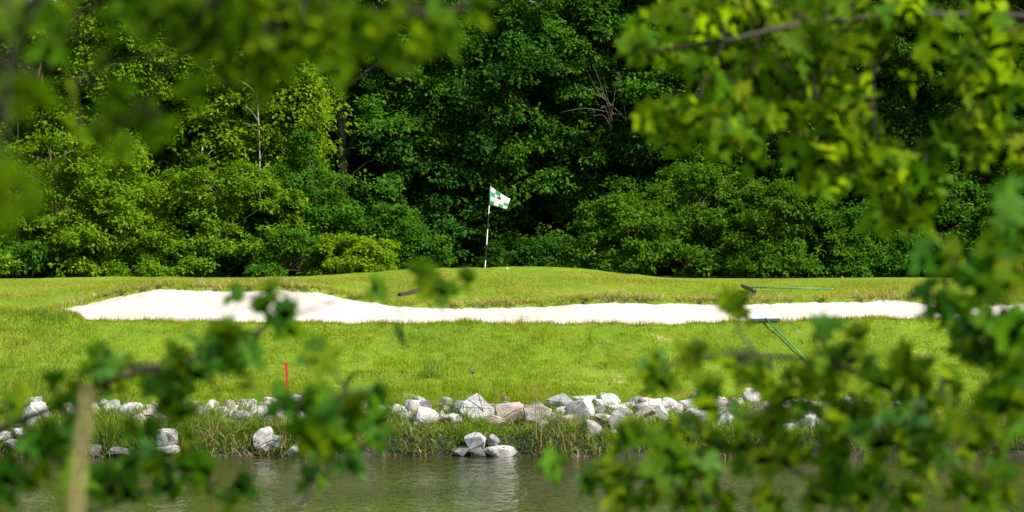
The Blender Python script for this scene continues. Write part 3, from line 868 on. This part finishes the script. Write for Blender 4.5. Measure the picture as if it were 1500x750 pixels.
GT, GB, GR = 'tall trees of the wood', 'bushes at the edge of the wood', 'trees deeper in the wood'
# bushes in front, photo left to right
make_tree('bush', 'large bright green rounded bush at the far left edge of the wood', 'bush', gl(95, 80.5), 4.0, 2.55, bush_prof, 'leaf_bright', 127, 28, 16, 0.429, 0.146, .115, 11, z0=.05, group=GB, stems=2, trunk_r=.07)
make_tree('bush', 'broad yellowish green bush right of the large bright bush', 'bush', gl(325, 80.8), 3.0, 2.2, bush_prof, 'leaf_fresh', 102, 28, 16, 0.390, 0.138, .115, 12, z0=.05, group=GB, stems=2, trunk_r=.06)
make_tree('bush', 'upright green bush beside the broad yellowish bush', 'bush', gl(455, 82.0), 3.6, 1.5, cone_prof, 'leaf_mid', 76, 28, 16, 0.351, 0.138, .115, 13, z0=.05, group=GB, stems=2, trunk_r=.06)
make_tree('bush', 'low bright lime green bush left of the flag', 'bush', gl(520, 79.0), 1.05, 1.0, bush_prof, 'leaf_yellow', 44, 21, 15, 0.234, 0.112, .10, 14, z0=.02, group=GB, stems=2, trunk_r=.03)
make_tree('bush', 'slim young sapling bush behind the low lime bush', 'bush', gl(572, 80.5), 2.15, .75, cone_prof, 'leaf_mid', 44, 24, 15, 0.265, 0.120, .108, 15, z0=.1, group=GB, stems=1, trunk_r=.04)
make_tree('bush', 'small bush nearest the flag on its left', 'bush', gl(616, 80.0), 1.3, .55, bush_prof, 'leaf_mid', 30, 21, 15, 0.218, 0.112, .10, 16, z0=.05, group=GB, stems=1, trunk_r=.03)
make_tree('bush', 'low green bush on the left edge under the large bright bush', 'bush', gl(12, 79.2), 1.0, 1.2, bush_prof, 'leaf_mid', 44, 21, 15, 0.265, 0.120, .108, 17, z0=.02, group=GB, trunk_r=.03)
make_tree('bush', 'low bush filling the gap under the broad yellowish bush', 'bush', gl(232, 79.6), 1.25, 1.3, bush_prof, 'leaf_fresh', 51, 21, 15, 0.265, 0.120, .108, 18, z0=.02, group=GB, trunk_r=.03)
make_tree('bush', 'low spreading bush below the upright green bush', 'bush', gl(420, 79.6), 1.15, 1.15, bush_prof, 'leaf_mid', 47, 21, 15, 0.265, 0.120, .108, 19, z0=.02, group=GB, trunk_r=.03)
make_tree('bush', 'pointed olive bush just right of the flag', 'bush', gl(912, 80.6), 2.25, 1.35, cone_prof, 'leaf_olive', 71, 26, 16, 0.328, 0.129, .108, 20, z0=.05, group=GB, stems=2, trunk_r=.05)
make_tree('bush', 'wide olive bush right of the pointed olive bush', 'bush', gl(1030, 82.4), 3.1, 2.1, bush_prof, 'leaf_olive', 102, 26, 16, 0.390, 0.138, .115, 21, z0=.05, group=GB, stems=2, trunk_r=.06)
make_tree('bush', 'rounded olive bush behind the level rake handle', 'bush', gl(1150, 80.6), 2.5, 1.45, bush_prof, 'leaf_olive', 81, 26, 16, 0.351, 0.129, .108, 22, z0=.05, group=GB, stems=2, trunk_r=.05)
make_tree('bush', 'dark low bush behind the tiny orange red marker', 'bush', gl(1265, 81.4), 1.9, 1.4, bush_prof, 'leaf_mid', 74, 24, 16, 0.328, 0.129, .108, 23, z0=.05, group=GB, trunk_r=.05)
make_tree('bush', 'tall dark green bush under the hanging maple leaves at right', 'bush', gl(1395, 82.0), 3.2, 1.7, bush_prof, 'leaf_mid', 88, 26, 16, 0.390, 0.138, .115, 24, z0=.05, group=GB, stems=2, trunk_r=.06)
make_tree('bush', 'dark green bush at the right edge of the picture', 'bush', gl(1500, 81.0), 2.4, 1.5, bush_prof, 'leaf_mid', 68, 24, 16, 0.351, 0.129, .108, 25, z0=.05, group=GB, trunk_r=.05)
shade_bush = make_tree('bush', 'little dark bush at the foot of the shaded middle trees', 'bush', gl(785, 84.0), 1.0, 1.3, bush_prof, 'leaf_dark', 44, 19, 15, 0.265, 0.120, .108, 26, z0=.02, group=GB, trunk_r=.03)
# tall trees, first row
T = dict(tufts=24, per=17, puff_r=.62, tuft_r=.20, leaf=.14, flat=.7)
make_tree('broadleaf_tree', 'tall sunlit tree at the far left over the large bright bush', 'tree', gl(60, 85.5), 13.5, 3.5, tall_prof, 'leaf_bright', 340, seed=31, group=GT, **T)
t2 = make_tree('broadleaf_tree', 'sunlit leafy tree with pale stems over the broad yellowish bush', 'tree', gl(318, 85.8), 12.5, 2.3, tall_prof, 'leaf_bright', 300, seed=32, group=GT, bark_='bark_pale', stems=3, trunk_r=.10, **T)
make_tree('broadleaf_tree', 'narrow sunlit tree left of the bare brown trunk', 'tree', gl(408, 84.8), 8.2, .8, tall_prof, 'leaf_yellow', 108, seed=33, group=GT, bark_='bark_pale', trunk_r=.09, **T)
t3 = make_tree('broadleaf_tree', 'tree with a bare brown double trunk showing on the left', 'tree', gl(505, 88.0), 14.0, 2.7, tall_prof, 'leaf_mid', 183, seed=34, group=GT, stems=2, trunk_r=.15, bark_='bark_tan', gaps=((.05,.7,2.2,7.2),), **T)
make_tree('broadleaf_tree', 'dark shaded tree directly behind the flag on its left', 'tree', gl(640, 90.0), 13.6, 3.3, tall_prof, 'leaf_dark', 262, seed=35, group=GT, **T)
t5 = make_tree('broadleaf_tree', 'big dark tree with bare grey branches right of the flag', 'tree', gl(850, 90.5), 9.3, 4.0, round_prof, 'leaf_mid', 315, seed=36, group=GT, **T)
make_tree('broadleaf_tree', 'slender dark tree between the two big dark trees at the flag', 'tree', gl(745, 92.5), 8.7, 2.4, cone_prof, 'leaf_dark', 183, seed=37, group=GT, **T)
make_tree('broadleaf_tree', 'dark tree behind the wide olive bush', 'tree', gl(1010, 89.5), 13.5, 2.9, tall_prof, 'leaf_dark', 210, seed=38, group=GT, **T)
make_tree('broadleaf_tree', 'olive green tree mostly hidden by the hanging maple leaves', 'tree', gl(1160, 88.5), 14.0, 2.9, tall_prof, 'leaf_olive', 210, seed=39, group=GT, **T)
make_tree('broadleaf_tree', 'dark tree beside the black gap under the maple bough', 'tree', gl(1440, 89.5), 14.0, 2.6, tall_prof, 'leaf_mid', 183, seed=40, group=GT, **T)
make_tree('broadleaf_tree', 'tall tree beyond the right edge, added to shade the middle trees', 'tree', gl(1610, 84.5), 15.0, 3.4, tall_prof, 'leaf_mid', 210, seed=41, group=GT, **T)  # added off to the right to darken the middle trees
# bare branches inside the big dark tree
r = random.Random(5); m = MB(); root = at(905, 168, 86.6) - t5.location
for (px, py) in ((845,122),(862,108),(870,98),(885,112),(905,110),(880,160),(912,120),(820,165),(868,170),(895,150)):
    q = at(px, py, 86.3 + r.uniform(-.2,.3)) - t5.location
    mid = root.lerp(q, .5) + Vector((r.uniform(-.12,.12), 0, r.uniform(-.1,.18)))
    m.tube(curve_pts([root + Vector((r.uniform(-.3,.3), 0, r.uniform(-.5,0))), mid, q], 4), [.014-.0013*k for k in range(9)], 5)
m.build('dead_branches', M['bark'], t5, True)
# hanging vines on the narrow tree
def snag(px, Y, pyt, r0, label, seed):
    r = random.Random(seed); b_ = gl(px, Y); t_ = at(px+r.uniform(-4,4), pyt, Y); H = t_.z-b_.z
    e = empty('snag', b_, label, 'dead tree', 'pale dead stems among the leaves')
    cp = curve_pts([Vector((0,0,-.2)), Vector((r.uniform(-.1,.1),0,H*.35)), Vector((r.uniform(-.1,.1),0,H*.7)), t_-b_], 5)
    m = MB(); m.tube(cp, [r0*(1-.6*k/len(cp)) for k in range(len(cp))], 7); m.build('trunk', M['bark_pale'], e, True)
    m = MB()
    for k in range(5):
        q = cp[r.randint(7, len(cp)-2)]; d_ = Vector((r.choice((-1,1))*r.uniform(.2,.6), r.uniform(-.2,.2), r.uniform(.2,.6)))
        m = MB(); m.tube(curve_pts([q, q+d_*.5+Vector((0,0,.06)), q+d_], 3), [.014-.0015*j for j in range(7)], 5); m.build('branch', M['bark_pale'], e, True)
snag(377, 83.2, 108, .029, 'thin pale dead stem with broken twigs left of the brown double trunk', 1)
snag(293, 83.0, 215, .035, 'short pale dead stem above the broad yellowish green bush', 2)
snag(28, 83.2, 122, .035, 'pale forked dead stem at the far left of the wood', 3)
# second and third rows: copies keep the wood closed behind
proto = [t3, t5, t2]
spots = [(-60,93,0),(150,95,1),(300,94.5,0),(420,96,2),(560,97,1),(690,98,0),(800,97.5,1),(930,97,0),(1060,96,1),(1180,96.5,0),(1310,98.5,1),(1420,97.5,0),(1545,95,1)]
for i, (px, Y, k) in enumerate(spots):
    src = proto[k]; r = random.Random(i+50)
    s_ = r.uniform(.92, 1.08)*(.62 if px == 690 else .88 if px == 800 else 1)
    copy_thing(src, gl(px, Y), r.uniform(0, 6.28), (s_, s_, s_*1.02), 'unseen tree right of the view, added to shade the middle trees', GR)
spots = [(-20,103,0),(120,104,1),(240,103,0),(380,105,1),(500,104,0),(620,105,1),(760,106,0),(880,105,1),(1000,104,0),(1120,105,1),(1240,105,0),(1370,106,1),(1490,104,0)]
for i, (px, Y, k) in enumerate(spots):
    src = proto[k]; r = random.Random(i+90); s_ = r.uniform(.95, 1.12)*(.66 if 610 < px < 800 and k == 0 else 1)
    copy_thing(src, gl(px, Y), r.uniform(0, 6.28), (s_*1.1, s_*1.1, s_*.95), 'unseen tree right of the view, added to shade the middle trees', GR)
for (px, Y) in ((1760, 86), (1900, 90), (1950, 82)):  # unseen trees past the right edge, added to shade the wood's middle
    copy_thing(t5, gl(px, Y), px*.7, (1,1,1.12), 'unseen tree right of the view, added to shade the middle trees', GR)

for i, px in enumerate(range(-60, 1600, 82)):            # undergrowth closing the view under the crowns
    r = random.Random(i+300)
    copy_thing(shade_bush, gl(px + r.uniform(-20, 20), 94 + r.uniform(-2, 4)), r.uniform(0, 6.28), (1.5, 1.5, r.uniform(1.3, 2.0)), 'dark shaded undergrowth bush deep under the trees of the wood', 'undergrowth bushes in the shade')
# ------------------------------------------------------------------ blurred foliage close to the camera
_half = [(0,0),(.08,-.06),(.30,-.14),(.22,.03),(.40,.05),(.64,.08),(.44,.22),(.52,.36),(.30,.33),(.17,.38),(.16,.50),(.30,.72),(.13,.68),(.09,.82),(0,1.08)]
OUT = _half + [(-x_, y_) for x_, y_ in reversed(_half[1:-1])]
def leaf_verts(base, tip, nor, size, r):
    """one lobed leaf hanging from base towards tip"""
    d = tip.normalized(); nor = (nor - d*nor.dot(d)).normalized(); s = d.cross(nor)
    curl = r.uniform(.05,.30); fold = r.uniform(.05,.35); w_ = r.uniform(.85,1.1)
    vs = []
    for x_, y_ in OUT:
        vs.append(base + d*(y_*size) + s*(x_*size*w_) + nor*(abs(x_)*fold*size - curl*size*y_*y_ + r.uniform(-.02,.02)*size))
    mids = [base + d*(y_*size) + nor*(-curl*size*y_*y_) for y_ in (.22,.5,.75)]
    return vs, mids
class LeafMesh:
    def __init__(s): s.v = []; s.f = []
    def add(s, base, tip, nor, size, r):
        vs, mids = leaf_verts(base, tip, nor, size, r); b0 = len(s.v); n = len(vs)
        s.v += vs + mids; h = len(_half)-1          # index of the tip
        def midi(k):                                # nearest midrib point of an outline vertex
            y_ = OUT[k][1]; return b0+n+(0 if y_ < .36 else 1 if y_ < .62 else 2)
        for k in range(n):
            a, c = k, (k+1) % n; ma, mc = midi(a), midi(c)
            if ma == mc: s.f.append((b0+a, b0+c, ma))
            else: s.f += [(b0+a, b0+c, ma), (b0+c, mc, ma)]
def near_plant(name, label, cat, root, stems, clusters, mats, seed, size=(.045,.07), stem_mat='twig', unseen_crown=None, group=None, mult=1.5, spread=1.0, avoid=()):
    """stems: list of (radius, [(px,py,Y)...] or world Vectors); clusters: (px,py,sx,sy,n,Y[,k])"""
    r = random.Random(seed); e = empty(name, root, label, cat, group)
    R_ = Vector(root); pool = []
    m = MB(); first = True; sm = []
    for rad, pts in stems:
        W = [at(*p_) if not isinstance(p_, Vector) else p_ for p_ in pts]
        cp = curve_pts(W, 6); pool += cp
        sm.append((rad, [p_-R_ for p_ in cp]))
    rad, cp = sm[0]
    m.tube(cp, [rad*(1-.6*k/len(cp)) for k in range(len(cp))], 8); m.build('trunk' if rad > .02 else 'stem', M[stem_mat], e, True)
    for rad, cp in sm[1:]:
        m = MB(); m.tube(cp, [max(.0012, rad*(1-.7*k/len(cp))) for k in range(len(cp))], 6); m.build('branch', M[stem_mat], e, True)
    tw = MB(); LM = [LeafMesh() for _ in mats]
    for cl in clusters:
        px, py, sx_, sy_, n, Y = cl[:6]
        c0 = at(px, py, Y)
        q = min(pool, key=lambda v_: (v_-c0).length)
        hub = c0 + Vector((0, 0, sy_/F*Y*.5))
        d_ = hub-q
        if d_.length > .01:
            mid = q.lerp(hub, .5)+Vector((0,0,.04*d_.length))
            cp = curve_pts([q, mid, hub], 4)
            tw.tube([p_-R_ for p_ in cp], [(.0022 if n > 2 else .0007)*(1-.45*k/len(cp)) for k in range(len(cp))], 5)
        else: cp = [q, hub]
        for k in range(int(round(n*mult)) if n > 1 else 1):
            Yl = Y + r.gauss(0, .05*Y/3)
            c = at(px + r.gauss(0, sx_*.62*(spread if n > 2 else 1)), py + r.gauss(0, sy_*.62*(spread if n > 2 else 1)), Yl)
            ppx, ppy = 750+F*c.x/c.y, 375-F*(c.z-CZ)/c.y
            if any((ppx-ax)**2 + (ppy-ay)**2 < ar*ar for ax, ay, ar in avoid): continue
            sz = r.uniform(*size)
            tip = Vector((r.uniform(-.8,.8), r.uniform(-.6,.6), -r.uniform(.15,1.0)))
            nor = Vector((r.uniform(-.7,.7), r.uniform(-1,.15), r.uniform(.1,.9)))
            if r.random() < .25: nor.y *= -1
            base = c - tip.normalized()*sz*.5
            LM[r.choices(range(len(mats)), weights=[3]+[1]*(len(mats)-1))[0]].add(base-R_, tip, nor, sz, r)
            qq = min(cp, key=lambda v_: (v_-base).length)
            mid = qq.lerp(base, .5)+Vector((0,0,.01))
            if (qq-base).length < .25: tw.tube([p_-R_ for p_ in (qq, mid, base)], .0008, 4)
    if unseen_crown:  # leaves above the view, added for the shade they cast
      for (c0, rad3, n, Lsz) in unseen_crown:
        for k in range(n):
            c = Vector(c0)+Vector((r.gauss(0,rad3[0]), r.gauss(0,rad3[1]), r.gauss(0,rad3[2])))
            tip = Vector((r.uniform(-1,1), r.uniform(-1,1), -r.uniform(.1,.8)))
            nor = Vector((r.uniform(-.6,.6), r.uniform(-.6,.6), 1))
            LM[0].add(c-R_, tip, nor, r.uniform(*Lsz), r)
    tw.build('twigs', M[stem_mat], e, True)
    for lm, mt in zip(LM, mats):
        if not lm.v: continue
        V = np.array([v_[:] for v_ in lm.v]); link('foliage', npmesh('foliage', V, 3, np.array(lm.f)), M[mt], e)
    return e
def gnd(x, Y): return Vector((x, Y, gz(x, Y)-.05))
D = 4.6
near_plant('maple_tree', 'sunlit maple bough with lobed leaves hanging from the upper right', 'tree', gnd(2.4, D),
 [(.09, [gnd(2.4, D), Vector((2.36, D, 3.2)), Vector((2.42, D+.05, 4.6)), Vector((2.35, D, 6.2))]),
  (.009, [Vector((2.38, D, 3.75)), (1700,30,D), (1500,25,D), (1340,22,D), (1255,28,D), (1150,40,D-.1), (1060,60,D-.15), (960,75,D-.1)]),
  (.02, [Vector((2.36,D,5.2)), Vector((1.9,3.6,5.6)), Vector((1.2,2.4,5.6)), Vector((.8,1.7,5.5))]),  # unseen limb reaching the added shading leaves
  (.004, [(1432,28,D), (1434,90,D), (1425,160,D), (1390,220,D)]),
  (.003, [(1330,22,D), (1285,90,D+.05), (1280,180,D), (1300,260,D), (1320,310,D)]),
  (.003, [(1200,34,D), (1190,110,D), (1215,180,D), (1250,250,D)]),
  (.002, [(1110,50,D-.1), (1100,120,D-.1), (1085,190,D-.1)]),
  (.0025, [(1060,62,D-.1), (1030,120,D-.1), (995,180,D-.1)])],
 [(930,75,20,18,4,D),(985,40,35,25,8,D),(1000,85,25,20,4,D),(1060,35,40,30,13,D),(1120,50,40,35,13,D),(1170,40,40,30,11,D),
  (985,175,28,20,7,D-.1),(1035,190,35,25,10,D-.1),(1085,195,35,28,12,D-.1),(1050,130,35,30,8,D-.1),(1110,115,35,30,10,D),
  (1150,150,35,30,9,D),(1200,80,35,35,10,D),(1215,140,35,30,10,D),(1170,215,35,28,8,D),(1220,220,35,28,10,D),(1245,180,30,25,8,D),
  (1285,75,18,18,4,D),(1270,250,35,30,11,D),(1320,245,30,25,9,D),(1305,300,30,25,8,D),(1330,325,18,14,4,D),(1290,325,12,12,2,D),
  (1365,75,16,30,5,D),(1385,205,25,25,7,D),(1360,235,20,20,4,D),(1420,110,28,35,9,D),(1440,190,28,25,7,D),(1475,140,25,40,9,D),
  (1440,225,20,14,3,D),(1430,40,40,22,7,D),(1340,22,35,18,5,D),(1480,60,25,25,6,D),(1485,215,15,20,3,D),(1250,18,40,12,5,D),(1200,270,14,10,2,D)],
 ['maple_sun','maple_near'], 61, size=(.034,.058), mult=2.2, spread=1.15, unseen_crown=[(Vector((2.2, D+.3, 6.0)), (.6,.5,.5), 500, (.07,.11)), (Vector((1.1, 2.1, 5.5)), (.45,.45,.22), 120, (.07,.11))])  # unseen leaf masses overhead, added to shade the near foliage
d1, d2 = 2.5, 2.1
near_plant('oak_tree', 'dark out of focus branches and leaves hanging across the upper left', 'tree', gnd(-1.5, 2.0),
 [(.10, [gnd(-1.5, 2.0), Vector((-1.48, 2.0, 3.0)), Vector((-1.55, 2.02, 4.2)), Vector((-1.5, 2.0, 5.6))]),
  (.006, [Vector((-1.5, 2.0, 4.1)), (-300,-140,2.0), (60,-90,2.0), (300,-30,d1), (520,20,d1), (690,10,d1)]),
  (.02, [Vector((-1.52,2.0,4.6)), Vector((-.9,1.8,5.2)), Vector((.4,1.5,5.25)), Vector((1.0,1.4,5.2))]),  # limb out of view, added to carry shading leaves
  (.0045, [(110,-80,2.0), (70,-40,d2), (45,20,d2), (12,105,d2), (-5,190,d2)]),
  (.003, [(200,-60,d1), (130,15,d1), (75,85,d1), (40,125,d1)]),
  (.004, [(330,-20,d1), (250,70,d1), (170,90,d1), (90,125,d1)]),
  (.004, [(330,-20,d1), (290,60,d1), (240,105,d1), (215,150,d1)]),
  (.004, [(420,0,d1), (380,60,d1), (330,120,d1)]),
  (.004, [(560,15,d1), (545,55,d1), (570,85,d1)])],
 [(20,40,30,35,5,d2),(20,140,22,40,3,d2),(0,220,20,30,3,d2),(5,300,12,18,2,1.5),(75,25,40,30,5,d1),(110,70,40,30,4,d1),(190,15,40,20,6,d1),
  (250,35,35,28,8,d1),(310,45,40,35,11,d1),(370,55,40,35,12,d1),(430,60,35,32,10,d1),(480,50,30,28,7,d1),(320,115,40,25,6,d1),
  (400,120,30,20,5,d1),(215,185,28,18,4,d1),(165,205,28,18,4,d1),(120,205,20,15,2,d1),(530,35,28,28,5,d1),(510,95,22,18,3,d1),(578,80,20,18,5,d1),(635,58,22,18,4,d1),(560,40,24,18,4,d1),
  (628,62,18,16,2,d1),(700,22,10,14,2,d1),(150,150,30,20,3,d1),(450,20,60,15,7,d1),(330,10,70,15,8,d1),(600,15,30,14,3,d1)],
 ['maple_sun','maple_near'], 62, size=(.028,.044), mult=.95, stem_mat='twig', unseen_crown=[(Vector((-1.4, 2.1, 5.3)), (.5,.5,.4), 400, (.06,.10)), (Vector((.5, 1.5, 5.2)), (.45,.3,.2), 260, (.06,.10))])  # unseen oak leaves above, put in to darken the leaves below
a, b2_ = 3.5, 3.9
near_plant('sapling', 'dark green out of focus sapling arching across the lower left', 'sapling', gnd(-.95, a),
 [(.006, [gnd(-.95, a), Vector((-.85, a, 2.6)), (-90,700,a), (70,600,a), (200,545,a), (320,520,a), (400,470,a), (415,440,a)]),
  (.003, [Vector((-.86, a, 2.5)), (60,800,a), (190,730,a), (300,700,a)]),
  (.003, [Vector((-.9, a, 2.4)), (330,830,a), (440,740,a), (470,660,a), (510,600,a), (560,560,a)]),
  (.0015, [(400,470,a), (500,440,b2_), (600,428,b2_), (690,405,b2_)]),
  (.002, [(-60,700,a), (0,690,a), (60,640,a)])],
 [(10,715,25,25,5,a),(30,660,25,20,3,a),(80,690,25,30,4,a),(95,635,22,18,3,a),(100,580,28,14,4,a),(165,535,28,14,4,a),(225,560,30,16,5,a),(280,545,32,18,6,a),
  (335,520,32,20,7,a),(365,515,28,24,7,a),(408,462,12,22,4,a),(470,530,18,22,4,a),(340,439,8,4,1,b2_),(250,600,25,16,3,a),(440,605,26,18,5,a),
  (500,600,26,22,6,a),(455,655,26,18,4,a),(515,655,24,20,4,a),(225,690,28,25,6,a),(280,705,34,25,7,a),(330,730,22,16,4,a),(170,725,22,14,3,a),
  (455,715,16,16,2,a),(548,625,12,10,2,a),(360,575,18,12,2,a),(585,500,6,6,1,b2_),(545,428,5,4,1,b2_),(612,412,6,6,1,b2_),(640,432,14,6,3,b2_),(682,410,6,8,1,b2_),(200,635,18,14,2,a),(15,600,18,14,2,a)],
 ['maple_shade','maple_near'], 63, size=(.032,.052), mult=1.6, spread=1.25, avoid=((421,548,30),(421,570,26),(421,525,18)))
b1_ = 3.7
near_plant('sapling', 'leafy yellowish green sapling filling the lower right corner', 'sapling', gnd(.75, b1_),
 [(.0048, [gnd(.75, b1_), Vector((.72, b1_, 2.6)), (1480,800,b1_), (1400,680,b1_), (1340,600,b1_), (1240,540,b1_), (1110,520,b1_), (1010,525,b1_)]),
  (.0035, [Vector((.73, b1_, 2.5)), (1300,810,b1_), (1180,700,b1_), (1060,650,b1_), (930,640,b1_)]),
  (.003, [Vector((.73, b1_, 2.5)), (1200,830,b1_), (1050,740,b1_), (930,700,b1_), (810,690,b1_)]),
  (.003, [(1400,680,b1_), (1330,660,b1_), (1240,610,b1_), (1110,600,b1_)]),
  (.002, [(1110,520,b1_), (1078,480,4.1), (1084,456,4.1)])],
 [(960,555,14,16,3,b1_),(1015,520,22,10,4,b1_),(1075,535,32,14,4,b1_),(1130,560,22,14,3,b1_),(1195,500,30,16,4,b1_),(1250,530,34,22,6,b1_),
  (1315,545,34,20,6,b1_),(1375,590,34,24,7,b1_),(1245,595,38,22,6,b1_),(1160,590,18,14,3,b1_),(1090,620,32,14,4,b1_),(1020,640,32,14,4,b1_),(930,650,30,14,4,b1_),
  (880,700,28,18,4,b1_),(812,692,12,12,2,b1_),(950,705,34,18,6,b1_),(1040,690,36,18,7,b1_),(1120,670,36,20,7,b1_),(1200,650,36,24,7,b1_),(1280,640,36,22,7,b1_),
  (1345,675,36,24,8,b1_),(1420,650,34,28,8,b1_),(1450,715,34,18,7,b1_),(1100,735,45,12,5,b1_),(1000,738,40,10,5,b1_),(1220,715,36,20,6,b1_),(1310,725,30,18,5,b1_),(900,738,22,8,3,b1_),(1080,452,14,3,2,4.1),(1040,590,14,10,2,b1_),(1195,560,14,10,2,b1_)],
 ['maple_near','maple_shade'], 64, size=(.032,.054), mult=1.55, spread=1.4, avoid=((1097,424,24),(1105,471,26),(1130,473,30),(1145,495,28),(1162,512,28),(1178,528,22)))
c1_ = 3.5
near_plant('sweetgum_sapling', 'darker star leaved sapling climbing the right edge over the sand', 'sapling', gnd(1.0, c1_),
 [(.008, [gnd(1.0, c1_), Vector((.95, c1_, 2.0)), (1660,700,c1_), (1580,560,c1_), (1540,420,c1_), (1520,300,c1_)]),
  (.003, [(1560,500,c1_), (1500,440,c1_), (1440,410,c1_), (1380,400,c1_)]),
  (.004, [(1590,580,c1_), (1520,540,c1_), (1450,500,c1_), (1420,480,c1_)]),
  (.004, [(1530,360,c1_), (1490,335,c1_), (1460,330,c1_)])],
 [(1480,310,18,26,3,c1_),(1490,350,16,20,3,c1_),(1455,365,20,16,3,c1_),(1395,385,22,14,3,c1_),(1435,400,24,20,5,c1_),(1385,445,22,14,3,c1_),(1480,420,22,26,6,c1_),(1445,460,26,22,6,c1_),
  (1490,480,18,26,6,c1_),(1440,520,20,16,3,c1_),(1488,545,18,24,5,c1_),(1480,600,20,24,5,c1_),(1420,490,12,10,2,c1_)],
 ['maple_shade','maple_near'], 65, size=(.040,.062), mult=1.4, avoid=((1475,452,26),(1425,455,16),(1500,455,22)))
# dry stalk close to the camera
Yd = 1.5; t_ = at(127, 572, Yd); b_ = Vector((at(108, 760, Yd).x-.03, Yd, gz(-.3, Yd)))
e = empty('dry_reed', b_, 'blurred tan dry reed standing close at the lower left', 'reed')
m = MB(); cp = curve_pts([Vector((0,0,-.05)), (at(100,1500,Yd)-b_), (at(109,760,Yd)-b_), at(119,650,Yd)-b_, t_-b_], 5)
m.tube(cp, [.0032]*10+[.0029-.0001*k for k in range(len(cp)-10)], 8); m.build('stem', M['straw'], e, True)
